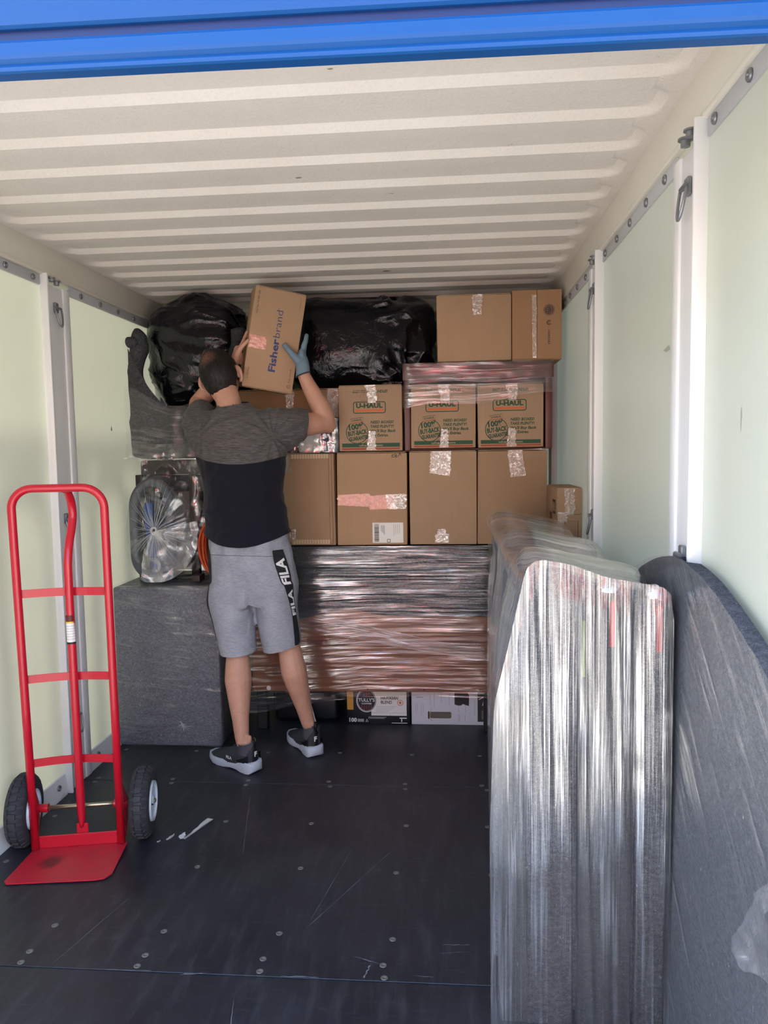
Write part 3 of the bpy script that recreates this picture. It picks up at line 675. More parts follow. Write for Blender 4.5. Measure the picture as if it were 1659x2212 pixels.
lp = smooth_path([(.40, 3.74, 1.5), (.46, 3.72, 1.65), (.50, 3.70, 1.80), (.535, 3.69, 1.92), (.54, 3.69, 1.985)], 8)
mb = MB().tube(lp, [.05 - .012*i/len(lp) for i in range(len(lp)-2)] + [.026, .008], 20); mb.v = [V(p) + V((.6, 1, .4))*.006*noise.noise(V(p)*16) for p in mb.v]; mb.out('wrapped_leg', M_felt, ch, True)
# felt flap falling from the leg to the seat and film round the seat
mb = MB(); mb.grid(lambda u, v: (.005+.27*u*(1-.15*v), 3.605-.018*math.sin(u*3)-.004*noise.noise(V((u*6, v*6, 1))), 1.50 + v*(.31*(1-u)**1.6+.08)), 30, 30); mb.out('felt_flap', M_felt, ch, True)
def cfilm(u, v):
    x = -.009+.425*u; z = 1.345 + v*(.33-.075*u+.03*math.cos(u*6))
    return (x, 3.575 - .012*(1-v)*abs(noise.noise(V((u*5, 3, 1)))) - .005*noise.noise(V((x*20, z*20, 5))), z)
MB().grid(cfilm, 50, 40, lambda u, v: (u*.43, v*.3)).out('stretch_film', M_film_s, ch, True, uv=True)
def skirt(u, v):
    x = -.009+.33*u; return (x, 3.572-.035*v*(.5+.5*noise.noise(V((u*9, v*3, 1))))-.01, 1.42 - .075*v - .012*abs(noise.noise(V((u*10, 2, 7))))*v)
MB().grid(skirt, 60, 16, lambda u, v: (u*.3, v*.1)).out('loose_film_end', film('loose_film', (10, 22), haze=.015, base=.04, crease=.35, rough=.14, bump=.8, lo=.5, hi=.66), ch, True, uv=True)

# dark wooden side table wrapped in film
M_dwood = plain('very_dark_wood', srgb(38, 26, 26), .4, var=.2); M_dnavy = plain('dark_navy_panel', srgb(18, 20, 34), .5)
st = thing('side_table', 'dark wooden side table wrapped in shiny film behind the blue bagged object', 'table', (.26, 3.75, .765))
for nm, q, m in (('table_top', (.06, .455, 3.57, 3.93, 1.272, 1.342), M_dwood), ('leg', (.296, .335, 3.57, 3.61, .765, 1.272), M_dwood), ('leg', (.03, .065, 3.57, 3.61, .765, 1.272), M_dwood), ('leg', (.41, .45, 3.86, 3.9, .765, 1.272), M_dwood),
                 ('leg', (.03, .065, 3.86, 3.9, .765, 1.272), M_dwood), ('apron', (.065, .45, 3.58, 3.6, 1.19, 1.27), M_dnavy), ('back_panel', (.065, .41, 3.88, 3.9, .80, 1.25), M_dnavy), ('side_panel', (.031, .041, 3.61, 3.86, .80, 1.272), M_dwood), ('front_panel', (.065, .296, 3.60, 3.612, .80, 1.19), plain('dusky_brown_panel', srgb(74, 64, 64), .45)), ('side_panel', (.36, .452, 3.70, 3.715, .80, 1.2), M_dnavy)):
    auto_smooth(MB().box(*q, .004).out(nm, m, st))
def tfilm(u, v):
    x = .06+.40*u; z = .80+.55*v; p = V((x, 0, z))
    return (x, 3.562 - .014*max(0, rid((x*1.2, 1, z*.7), 9, 3)-.2) - .007*noise.noise(p*24), z + .012*noise.noise(p*7))
MB().grid(tfilm, 60, 80, lambda u, v: (u*.4, v*.55)).out('stretch_film', film('crumpled_dark_film', (12, 14), haze=.008, base=.035, crease=.6, rough=.1, bump=.9, lo=.54, hi=.66), st, True, uv=True)

# grey tube frame with a blue piece, tied in a clear bag
cb = thing('bagged_frame', 'grey oval tube frame and blue piece tied in a clear plastic bag', 'bag', (.2, 3.45, .765))
M_gtube = plain('slate_grey_tube', srgb(70, 76, 86), .5); M_bpiece = plain('blue_plastic', srgb(26, 74, 158), .4)
ov = [(.153+.088*math.cos(a), 3.46 + .02*math.sin(a), (1.125 if math.sin(a) > 0 else .905) + (.112 if math.sin(a) > 0 else .105)*math.sin(a)) for a in [2*math.pi*k/48 for k in range(48)]]
MB().tube(ov, .024, 12, closed=True).out('oval_tube', M_gtube, cb, True)
MB().tube([(.075, 3.47, 1.085), (.16, 3.48, 1.08), (.235, 3.47, 1.06)], .010, 8).out('cross_bar', M_gtube, cb, True)
MB().tube([(.11, 3.48, 1.175), (.18, 3.49, 1.15), (.23, 3.48, 1.11)], .010, 8).out('cross_bar', M_gtube, cb, True)
mb = MB().tube(smooth_path([(.135, 3.47, 1.14), (.14, 3.46, 1.04), (.158, 3.46, .90), (.170, 3.46, .805)], 6), [(.026+.001*q, .02) for q in range(19)], 12); mb.out('blue_handle', M_bpiece, cb, True)
MB().box(.345, .385, 3.42, 3.5, .768, .80, .004).out('foot_block', M_dwood, cb)
TIE = V((.188, 3.395, 1.015))
def bagskin(u, v):
    """star of pleats from the tie to the rim"""
    a = u*2*math.pi; r = v**.8; rx = .148 + .03*max(0, math.cos(a)); rz = .252 if math.sin(a) > 0 else .252
    cx = .172 + .02*max(0, math.cos(a)); q = V((cx+rx*math.cos(a), 3.44, 1.02+rz*math.sin(a)))
    p = TIE.lerp(q, r); pl = math.sin(a*17 + 2*noise.noise(V((u*6, 0, 0))))*.006*math.sin(min(1, r*1.6)*math.pi*.5)*(1.2-r) + math.sin(a*41)*.0025*(1-r)
    p.y -= .018*math.sin(r*math.pi) + pl + .006*noise.noise(V((p.x*20, 0, p.z*20)))
    if r > .93: p.y += (r-.93)*1.2
    return p
MB().grid(bagskin, 240, 24, lambda u, v: (v*.25, u*1.0)).out('clear_bag', film('clear_bag_plastic', (2.5, 62), fres=.05, haze=.014, base=.02, crease=.25, rough=.14, bump=.7, lo=.47, hi=.62), cb, True, uv=True)
def tail(u, v):
    a = -1.9 + 2.1*u; r = v; d = V((math.cos(a)*.215, 0, math.sin(a)*.24)); p = TIE + d*r
    p.y -= .02 + .045*math.sin(min(1, r*1.2)*math.pi)*.8 + .018*max(0, rid(p, 13, 8)-.1) + .012*noise.noise(p*22)
    return (max(.05, p.x), p.y, max(.772, p.z))
MB().grid(tail, 90, 50, lambda u, v: (v*.24, u*.5)).out('loose_bag_end', film('crumpled_bag_plastic', (10, 16), haze=.13, base=.06, crease=.4, rough=.18, bump=.8, lo=.46, hi=.64), cb, True, uv=True)
mb = MB(); rp = random.Random(12)
for k in range(48):
    u = (k+rp.uniform(-.45, .45))/48; e = rp.uniform(.45, 1); w_ = rp.uniform(.0006, .0017)
    mb.tube([V(bagskin(u, .02+e*.92*q/9)) + V((0, -.0015, 0)) for q in range(10)], [w_*1.5*(1-.8*q/9) for q in range(10)], 5)
o = mb.out('bag_pleats', plain('milky_pleat', srgb(164, 172, 184), .35), cb, True); o['kind'] = 'stuff'
MB().tube([TIE+V((.012*math.cos(t), -.012+.004*math.sin(2*t), .016*math.sin(t))) for t in [k*.5236 for k in range(12)]], .006, 8, closed=True).out('tie_knot', plain('milky_plastic', srgb(196, 198, 200), .35), cb, True)

# coil of orange cord
co = thing('cord_coil', 'coil of orange cord standing behind the man\'s hip', 'cord', (.472, 3.5, .765))
mb = MB(); n = 420; rr = random.Random(5)
pts = [(.472 + (.092+.012*math.sin(k*.021*3))*math.cos(k*2*math.pi/34), 3.50 + .03*math.sin(k*.037)+.01*k/n, .93 + (.150+.012*math.sin(k*.05))*math.sin(k*2*math.pi/34)) for k in range(n)]
mb.tube(pts, .0058, 7).out('orange_cord', plain('orange_cord_rubber', srgb(206, 82, 36), .5), co, True)

# felt-wrapped cabinet low on the left
gb = thing('wrapped_cabinet', 'square cabinet wrapped in grey felt and film on the floor by the left wall', 'cabinet', (.25, 3.6, 0))
auto_smooth(MB().box(-.007, .490, 3.345, 3.85, .002, .757, .012, 3).out('felt_blanket', M_felt2, gb))
for a, b_ in (((.03, .73), (.47, .36)), ((.2, .42), (.47, .27))):
    MB().tube(smooth_path([(a[0], 3.344, a[1]), ((a[0]+b_[0])/2, 3.344, (a[1]+b_[1])/2+.012), (b_[0], 3.344, b_[1])], 8), .0022, 6).out('felt_fold', M_felt2, gb, True)
def gfilm(u, v):
    z = .004 + .762*v
    if u < .62: x = -.009+.507*u/.62; y = 3.337
    else: x = .498; y = 3.337 + (u-.62)/.38*.5
    k = .0035*noise.noise(V((x*4+y*3, z*40, 1))) + .004*noise.noise(V((x*10+y*8, z*14, 4)))
    if u > .62 and v < .1: x -= .03*(1-v*10)*0
    return (x + (abs(k) if u > .62 else 0), y - (abs(k) if u <= .62 else 0), z)
MB().grid(gfilm, 90, 80, lambda u, v: (u*.86, v*.76 + .12*u)).out('stretch_film', M_film_s, gb, True, uv=True)
MB().grid(lambda u, v: (-.009+.507*u, 3.337+.5*v, .763 + .005*noise.noise(V((u*12, v*12, 1)))), 40, 30, lambda u, v: (u*.53, v*.5)).out('film_on_top', M_film_s, gb, True, uv=True)
def burst(parent, c, n, r, seed, y):
    R = random.Random(seed); mb = MB()
    for k in range(n):
        a = R.uniform(0, 6.28); l = r*R.uniform(.3, 1); mb.tube([(c[0], y, c[1]), (c[0]+l*.6*math.cos(a), y-.003, c[1]+l*.6*math.sin(a)+.004), (c[0]+l*math.cos(a+.3), y-.001, c[1]+l*math.sin(a+.3))], [.002, .0013, .0004], 5)
    o = mb.out('film_pucker', plain('bunched_film', srgb(150, 152, 162), .3), parent, True); o['kind'] = 'stuff'
burst(gb, (.315, .105), 22, .04, 2, 3.334)
skt = MB().grid(lambda u, v: (.497 + .035*u*v, 3.36+.4*u*.9, .28*v*(1-.5*u)+.002), 20, 14, lambda u, v: (u*.4, v*.28)).out('film_tail', M_film_s, gb, True, uv=True)

# long dresser wrapped in felt and film: brown back board below the felt
M_board = plain('reddish_brown_board', srgb(142, 92, 68), .5, var=.14, scale=5); M_boardstrip = plain('darker_brown_rail', srgb(112, 62, 48), .45)
ds = thing('wrapped_dresser', 'long low dresser, grey felt above and brown back board below, banded in shiny film', 'dresser', (1.16, 3.8, 0))
auto_smooth(MB().box(.585, 1.735, 3.566, 4.0, .20, .905, .004).out('back_board', M_board, ds))
for x, lw in ((.60, .05), (1.717, .018)):
    for y in (3.58, 3.93): MB().box(x, x+lw, y, y+.05, 0, .2, .004, 1).out('leg', M_black, ds)
auto_smooth(MB().box(.862, 1.695, 3.560, 3.568, .427, .457, .002, 1).out('screw_rail', M_boardstrip, ds))
for x in (.875, 1.682):
    MB().lathe((x, 3.5598, .442), (0, -1, 0), [(-.001, .004), (.0006, .004)], 10).out('screw_hole', M_black, ds)
for x in (.872, 1.155, 1.43, 1.70): MB().lathe((x, 3.5655, .213), (0, -1, 0), [(-.001, .0035), (.0006, .0035)], 10).out('screw_hole', M_black, ds)
MB().lathe((.665, 3.5655, .215), (0, -1, 0), [(-.001, .011), (.0012, .011)], 14).out('round_sticker', M_label, ds)
def dfelt(u, v):
    x = .578+1.164*u; zb = .575 + .035*math.exp(-((x-1.07)/.12)**2) - .012*math.exp(-((x-.80)/.1)**2); z = zb + (.912-zb)*v
    return (x, 3.559 - .004*noise.noise(V((x*6, z*8, 1))) - .006*max(0, rid((x*.5, 0, z*1.5), 6, 9)-.6), z)
MB().grid(dfelt, 70, 24).out('felt_blanket', M_felt, ds, True)
auto_smooth(MB().box(.576, 1.744, 3.556, 4.01, .9045, .914, .004).out('felt_top', M_felt, ds))
def dfilm(u, v):
    x = .555+1.20*u; zb = .185 - .10*max(0, (1.15-x)/.6) - .004*math.sin(x*12); z = zb + (.918-zb)*v
    sag = 0 if z > .2 else .02*(.2-z)/.15
    w = .0035*noise.noise(V((x*2.5, z*70, 1))) + .003*noise.noise(V((x*6, z*26, 4))) + .006*noise.noise(V((x*2.2, z*6, 8)))
    return (x, 3.5475 - w + sag, z)
M_film_d = film('stretch_film_banded', (1.8, 80), haze=.012, base=.06, crease=.85, rough=.15, bump=.75, dist=.008)
MB().grid(dfilm, 110, 150, lambda u, v: (u*1.2, v*.73)).out('stretch_film', M_film_d, ds, True, uv=True)
def dband(u, v):                                       # a second turn of film, rising to the left
    x = .60+1.12*u; z = .41 + .19*(1-u)**1.2 + (v-.5)*(.11-.06*u) + .01*math.sin(u*5)
    return (x, 3.5415 - .003*noise.noise(V((x*3, z*80, 2))), z)
MB().grid(dband, 90, 24, lambda u, v: (u*1.12, v*.12)).out('film_band', M_film_d, ds, True, uv=True)

# boxes on the floor under the dresser
tb = thing('coffee_box', 'black coffee pod carton with a striped round badge, under the dresser', 'box', (1.195, 3.8, 0))
auto_smooth(MB().box(1.038, 1.353, 3.67, 3.92, .0, .185, .003).out('carton', plain('black_carton', srgb(24, 28, 32), .4), tb))
y = 3.67; M_orl = plain('amber_print', srgb(206, 148, 62), .6); M_maroon = plain('maroon_print', srgb(104, 44, 50), .6); M_wh = plain('white_print', srgb(222, 222, 224), .6)
rect(tb, M_label, 1.16, 1.338, .045, .172, y, 'white_field'); rect(tb, M_orl, 1.038, 1.07, .074, .185, y, 'amber_tab'); outline(tb, M_lblue, [(1.16, .06), (1.335, .06)], .0012, y-.0002, closed=False); outline(tb, M_lblue, [(1.255, .06), (1.255, .046)], .0012, y-.0002, closed=False)
def ell(cx, cz, rx, rz, n=40): return [(cx+rx*math.cos(k*2*math.pi/n), cz+rz*math.sin(k*2*math.pi/n)) for k in range(n)]
def ellf(parent, m, cx, cz, rx, rz, y, name='badge'): return mesh(name, [(px, y, pz) for px, pz in ell(cx, cz, rx, rz)], [tuple(range(40))], m, parent)
ellf(tb, M_wh, 1.137, .122, .052, .060, y-.0012); ellf(tb, M_black, 1.137, .122, .048, .056, y-.0016)
outline(tb, M_wh, ell(1.137, .122, .0445, .0525), .0014, y-.0014)
for k in range(5):
    x = 1.113+.012*k; hh = .052*math.sqrt(max(0, 1-((x-1.137)/.044)**2)); rect(tb, M_maroon, x-.003, x+.003, .122-hh, .098, y, 'badge_stripe', .0022)
    rect(tb, M_maroon, x-.003, x+.003, .142, .122+hh*.96, y, 'badge_stripe', .0022) if k in (1, 2, 3) else None
text("TULLY'S", (1.137, y, .117), .0165, M_wh, tb, .082, align='CENTER', bold=.02, lift=.0026); text('COFFEE', (1.137, y, .103), .0075, M_wh, tb, .05, align='CENTER', bold=.02, lift=.0026)
text('HAWAIIAN', (1.209, y, .128), .015, M_ink, tb, .086, bold=.02, lift=.0012); text('BLEND', (1.209, y, .107), .015, M_ink, tb, .056, bold=.02, lift=.0012)
outline(tb, M_orange, ell(1.306, .112, .0135, .0135), .003, y-.0012); ellf(tb, M_orange, 1.306, .112, .0065, .0065, y-.0015)
text('100', (1.048, y, .012), .0195, M_wh, tb, .038, bold=.04); rect(tb, M_lblue, 1.09, 1.122, .012, .027, y)
outline(tb, M_wh, [(1.131, .013), (1.143, .013), (1.137, .026)], .003, y)
for k in range(4): rect(tb, M_lblue, 1.185, 1.285-.012*k, .091-.008*k, .0925-.008*k, y, 'small_print', .0012)
for k in range(2): rect(tb, M_wh, 1.145, 1.235-.01*k, .036-.006*k, .0375-.006*k, y, 'small_print')
rect(tb, M_wh, 1.262, 1.34, .006, .009, y, 'small_print'); rect(tb, M_wh, 1.302, 1.338, .030, .036, y, 'small_print'); rect(tb, M_wh, 1.31, 1.315, .014, .03, y, 'small_print')
wb = thing('appliance_box', 'white retail box printed with a grooming tool, under the dresser\'s right end', 'box', (1.54, 3.8, 0))
y = 3.675
auto_smooth(MB().box(1.362, 1.735, y, 3.93, .0, .188, .003).out('carton', plain('pale_lilac_white_carton', srgb(206, 204, 216), .45, var=.03), wb))
rect(wb, M_ink, 1.691, 1.735, .018, .182, y, 'dark_panel')
M_body = plain('taupe_print', srgb(92, 86, 84), .6); M_brass = plain('brass_print', srgb(176, 160, 122), .6)
mesh('tool_picture', [(px, y-.0009, pz) for px, pz in rrect(1.455, 1.561, .033, .067, .008)], [tuple(range(24))], M_ink, wb); mesh('tool_picture', [(px, y-.0013, pz) for px, pz in rrect(1.462, 1.557, .037, .063, .006)], [tuple(range(24))], M_body, wb)
rect(wb, M_ink, 1.444, 1.452, .03, .068, y); outline(wb, M_brass, [(1.463, .083), (1.455, .062), (1.453, .05), (1.455, .038), (1.464, .018)], .003, y, closed=False); outline(wb, M_brass, rrect(1.459, 1.559, .034, .066, .007), .0016, y-.0008)
mesh('tool_picture', [(px, y-.0009, pz) for px, pz in ((1.577, .105), (1.593, .10), (1.61, .10), (1.618, .108), (1.63, .103), (1.648, .098), (1.65, .15), (1.64, .168), (1.577, .17))], [tuple(range(9))], M_ink, wb)
for x in (1.597, 1.631): outline(wb, M_brass, [(x, .1), (x+.001, .062)], .002, y, closed=False)
for x, a, b_ in ((1.383, .06, .11), (1.392, .07, .11), (1.41, .05, .11), (1.42, .06, .11), (1.455, .1, .16), (1.475, .09, .16), (1.51, .11, .17), (1.55, .1, .16), (1.596, .02, .055), (1.601, .02, .055), (1.628, .025, .055), (1.676, .05, .13)):
    rect(wb, M_lblue, x, x+.0016, a, b_, y, 'small_print')
rect(wb, M_lblue, 1.385, 1.42, .138, .142, y, 'small_print'); rect(wb, M_body, 1.71, 1.735, .03, .075, y, 'dark_panel', .0009); outline(wb, M_wh, [(1.697, .13), (1.712, .14), (1.732, .15)], .003, y-.0004, closed=False); outline(wb, M_wh, [(1.715, .1), (1.722, .125), (1.735, .14)], .003, y-.0004, closed=False)
bi = thing('storage_bin', 'black plastic bin on the floor behind the man\'s legs', 'bin', (.8, 3.8, 0))
mb = MB().box(.66, .985, 3.70, 3.98, 0, .15, .02, 3); auto_smooth(mb.out('bin_body', plain('black_bin_plastic', srgb(22, 24, 30), .35), bi)); auto_smooth(MB().box(.645, 1.0, 3.685, 3.99, .15, .172, .006).out('bin_lid', plain('black_lid_plastic', srgb(26, 28, 36), .35), bi))
for x in (.72, .92): MB().box(x, x+.035, 3.68, 3.69, .135, .165, .002, 1).out('lid_clip', M_black, bi)
pp = mesh('paper_wedge', [(.846, 3.645, .001), (.886, 3.645, .001), (.856, 3.66, .108), (.850, 3.66, .11), (.846, 3.648, .001), (.886, 3.648, .001), (.856, 3.663, .108), (.850, 3.663, .11)], [(0, 1, 2, 3), (7, 6, 5, 4), (0, 4, 5, 1), (1, 5, 6, 2), (2, 6, 7, 3), (3, 7, 4, 0)], M_label, base=(.86, 3.65, 0)); tag(pp, 'white paper scrap leaning behind the man\'s right shoe', 'paper')
# narrow carton standing by the right wall
rb = thing('cardboard_box', 'tall narrow carton standing between the right wall and the wrapped bundle', 'box', (2.06, 3.36, 0), GB)
auto_smooth(MB().box(2.008, 2.112, 3.2, 3.52, 0, 1.200, .003).out('carton', M_c2, rb))
MB().box(2.010, 2.110, 3.202, 3.518, 1.198, 1.204, .001, 1).out('flap', M_c2, rb)
rect(rb, M_brownink, 2.01, 2.11, 1.091, 1.093, 3.2); outline(rb, M_brownink, [(2.04, .95), (2.04, 1.063), (2.095, 1.063), (2.095, .95)], .0025, 3.2)
strip(rb, 'tape_strip', M_tape, (2.04, 3.199, 1.09), (2.08, 3.199, 1.09), (2.08, 3.199, 1.2), (2.04, 3.199, 1.2), 8, 14, .004, .0015, 81)
strip(rb, 'tape_strip', M_tape, (2.01, 3.199, 1.05), (2.05, 3.199, 1.06), (2.05, 3.199, 1.10), (2.01, 3.199, 1.10), 8, 8, .004, .0015, 82)
text('PIS', (2.0075, 3.40, 1.06), .03, M_ink, rb, .06, right=(0, -1, 0), bold=.03); xs_ = 2.0073
mesh('printed_mark', [(xs_, 3.32, 1.09), (xs_, 3.24, 1.09), (xs_, 3.24, 1.15), (xs_, 3.32, 1.15)], [(0, 1, 2, 3)], M_ink, rb); mesh('printed_mark', [(xs_-.0004, 3.31, 1.10), (xs_-.0004, 3.25, 1.10), (xs_-.0004, 3.25, 1.14), (xs_-.0004, 3.31, 1.14)], [(0, 1, 2, 3)], M_c2, rb)

# ---- big wrapped bundle of furniture on the right
bu = thing('wrapped_bundle', 'long row of upright padded furniture frames bound together in clear stretch film', 'bundle', (1.85, 2.5, 0))
RID = [1.70, 1.95, 2.47, 3.16]
def section(Y, inset=0.0, dip=0.0):
    """outline of the bundle across the container at depth Y, from lower left over the top to lower right"""
    xl = 1.638 + .05*(Y-1.7); zt = 1.122 - dip; f = max(0, 1-(Y-1.7)/.25)
    P = [(xl, .004), (xl, .45), (xl+.004+.006*f, .78), (xl+.028+.022*f, .95), (1.712+.006*f, 1.085), (1.728, zt-.012), (1.75, zt), (1.82, zt-.006-.006*f), (1.90, zt-.028-.014*f), (1.97, zt-.040-.014*f), (2.020, zt-.052-.01*f), (2.040, zt-.075), (2.050, zt-.15), (2.047, .6), (2.043, .004)]
    cx, cz = 1.85, .5
    return [(cx+(x-cx)*(1-inset/.2), cz+(z-cz)*(1-inset/.55)) for x, z in P]
def resample(P, n):
    L = [0]
    for a, b_ in zip(P, P[1:]): L.append(L[-1]+math.hypot(b_[0]-a[0], b_[1]-a[1]))
    out = []; k = 0
    for i in range(n+1):
        s = L[-1]*i/n
        while k < len(P)-2 and L[k+1] < s: k += 1
        t = (s-L[k])/max(1e-9, L[k+1]-L[k]); out.append((P[k][0]+(P[k+1][0]-P[k][0])*t, P[k][1]+(P[k+1][1]-P[k][1])*t))
    return out
def pt(Y):
    for a, b_ in zip(RID, RID[1:] + [3.34]):
        if a <= Y <= b_: return (Y-a)/(b_-a)
    return 0
ysb = [1.70, 1.705, 1.715, 1.73, 1.76, 1.80, 1.85, 1.90, 1.93, 1.945, 1.955, 1.97, 2.0, 2.08, 2.18, 2.28, 2.38, 2.44, 2.465, 2.475, 2.50, 2.56, 2.68, 2.82, 2.96, 3.08, 3.14, 3.155, 3.165, 3.19, 3.24, 3.30]
NS = 110; vs = []; us = []
for Y in ysb:
    u = pt(Y); dip = .034*(1-abs(2*min(u*1.15, 1)-1)**2.2) if Y < 3.165 else (Y-3.16)*.35
    for k, (x, z) in enumerate(resample(section(Y, 0, dip), NS)):
        a = k/NS; w = .0035*noise.noise(V((k*.9, Y*2, 1))) + .004*noise.noise(V((k*.25, Y*5, 5)))
        sag = .022*(1-abs(2*u-1)**2) * (1 if .22 < a < .42 else .3) if Y < 3.16 else 0
        x += (sag+abs(w)) if a < .42 else 0; z += -abs(w) if .42 <= a < .62 else 0
        vs.append((x, Y, z)); us.append((a*2.6, Y*.6))
fs = [(j*(NS+1)+i, (j+1)*(NS+1)+i, (j+1)*(NS+1)+i+1, j*(NS+1)+i+1) for j in range(len(ysb)-1) for i in range(NS)]
mesh('stretch_film', vs, fs, M_film_v, bu, True, us)
# front sheet of film, pleated up and down
sec = resample(section(1.70), NS)
def topz(x):
    for (x0, z0), (x1, z1) in zip(sec, sec[1:]):
        if x0 <= x <= x1 and x1 > x0+1e-6 and z0 > .4: return z0+(z1-z0)*(x-x0)/(x1-x0)
    return 1.0
def bfront(u, v):
    x = 1.6385+.4105*u; zt = topz(min(2.049, max(1.6395, x))); z = .005+(zt-.005)*v
    w = .005*noise.noise(V((x*60+z*2.0, z*1.2, 1))) + .007*noise.noise(V((x*17+z*1.2, z*1.8, 5))) + .008*noise.noise(V((x*6, z*4, 9)))
    e = min(1, min(u, 1-u)*9, (1-v)*14); hollow = .004*math.exp(-((x-1.845)/.02)**2) + .008*math.exp(-((x-1.975)/.016)**2)*min(1, max(0, z-.2))
    return (x, 1.698 + (w+hollow-.006)*e, z)
MB().grid(bfront, 150, 160, lambda u, v: (v*1.1, u*.42)).out('front_film', M_film_v, bu, True, uv=True)
# what shows through the film
core = []
mb = MB(); mb.loft([[(x, Y, z) for x, z in resample(section(Y, .022, .05), 40)] for Y in (1.735, 1.9, 2.2, 2.6, 3.0, 3.27)]); mb.out('padded_core', M_felt2, bu)
for Y in RID[1:]:
    mb = MB(); mb.loft([[(x, y_, z) for x, z in resample(section(Y, i_, 0), 50)] for y_, i_ in ((Y-.03, .024), (Y-.022, .015), (Y, .011), (Y+.012, .013), (Y+.02, .024))]); auto_smooth(mb.out('padded_panel', M_felt2, bu), 50)
def fpad(x0, x1, zt, y0, m, name):
    n = 9; rings = []
    for k in range(-1, n+1):
        kk = min(n, max(0, k)); h = zt-.0; pts = []
        pts = [(px, pz if pz > zt*.5 else 0) for px, pz in rrect(x0, x1, .01, zt, min(.03, (x1-x0)*.42), 6)]; d = {-1: .03}.get(k, 0)
        s = math.sqrt(max(0, 1-(1-kk/n)**2)); ins = (1-s)*.007
        cx, cz = (x0+x1)/2, zt/2
        rings.append([(cx+(px-cx)*(1-ins/((x1-x0)/2)), y0+.035*kk/n, cz+(pz-cz)*(1-ins/(zt/2))) for px, pz in pts])
    return MB().loft(rings).out(name, m, bu, True)
M_felt3 = felt('slate_blanket', (.085, .09, .105, 1), (.17, .18, .20, 1))
fpad(1.662, 1.733, .80, 1.712, M_felt3, 'padded_panel'); fpad(1.722, 1.835, 1.095, 1.709, M_felt2, 'padded_panel')
fpad(1.842, 1.968, 1.045, 1.706, M_felt3, 'padded_post'); fpad(1.974, 2.043, 1.028, 1.71, M_felt2, 'padded_post')
M_chrome = plain('chrome_cap', srgb(200, 206, 214), .12, metal=1, var=.02); M_rtag = plain('red_tag', srgb(176, 26, 44), .45)
for x, z, r in ((1.915, 1.045, .034), (2.018, 1.033, .026)):
    mb = MB(); mb.lathe((x, 1.745, z-.03), (0, 0, 1), [(0, r), (.02, r), (.036, r*.92), (.046, r*.7), (.052, r*.35), (.054, 0)], 24); mb.out('chrome_cap', M_chrome, bu, True)
    MB().box(x-.006, x+.008, 1.703, 1.706, z-.125, z-.02, .0015, 1).out('red_tag', M_rtag, bu)
MB().box(1.849, 1.856, 1.705, 1.708, .85, .98, .001, 1).out('lime_tag', plain('lime_tag', srgb(122, 142, 84), .6), bu)

# ---- oval table top wrapped in felt, standing along the right wall
ov_ = thing('wrapped_tabletop', 'curved table top wrapped in charcoal felt and film leaning on the right wall', 'tabletop', (2.085, 1.6, 0))
prof_ = [(1.06, .0), (1.06, .60), (1.10, .86), (1.18, .955), (1.262, .998), (1.36, 1.036), (1.472, 1.073), (1.58, 1.10), (1.70, 1.114), (1.80, 1.112), (1.92, 1.094), (2.03, 1.065), (2.12, 1.03), (2.24, .95), (2.33, .80), (2.38, .60), (2.38, .0)]
pr = [(p.x, p.z) for p in smooth_path([(a, 0, b_) for a, b_ in prof_], 6)]
rings = []
def lean(z): return 2.048 + .018*z
for dx, ins in ((0, .012), (.003, .004), (.010, 0), (.030, 0), (.037, .006)):
    rings.append([(min(2.1, lean(z)+dx) if not (1.69 < y < 1.78) else min(2.0745, lean(z)+dx), 1.72+(y-1.72)*(1-ins/.66), max(.002, z*(1-ins/1.1))) for y, z in pr])
auto_smooth(MB().loft(rings).out('felt_blanket', felt('dark_slate_blanket', (.052, .055, .068, 1), (.16, .17, .19, 1)), ov_), 50)
def ofilm(u, v):
    k = u*(len(pr)-1); i = min(len(pr)-2, int(k)); y, z = pr[i][0]+(pr[i+1][0]-pr[i][0])*(k-i), pr[i][1]+(pr[i+1][1]-pr[i][1])*(k-i)
    cy, cz = 1.7, .0; y = cy+(y-cy)*v*1.004; z = max(.003, z*v*1.003)
    return (lean(z) - .003 - .005*abs(noise.noise(V((y*3+z*3, (y-z)*22, 2)))), y, z)
def ouv(u, v):
    x, y, z = ofilm(u, v); a = .70; return ((y*math.cos(a)+z*math.sin(a)), (-y*math.sin(a)+z*math.cos(a)))
mbo = MB(); mbo.grid(ofilm, 120, 60, ouv); mbo.out('stretch_film', film('stretch_film_diagonal', (1.6, 60), haze=.022, base=.03, crease=.6, rough=.2, fres=.12, lo=.52, hi=.66), ov_, True, uv=True)
def bunch(u, v):
    y = 1.262-.13*u; z = .515-.015*math.sin(u*7) + v*(.015+.185*u**.8); p = V((y*18, z*18, 3))
    return (2.042 - .02*max(0, rid((y, z, 1), 16, 2)) - .006*noise.noise(p), y, z)
MB().grid(bunch, 30, 30, lambda u, v: (v*.2, u*.1)).out('bunched_film', film('bunched_white_film', (6, 30), haze=.055, base=.10, crease=.6, rough=.16), ov_, True, uv=True)

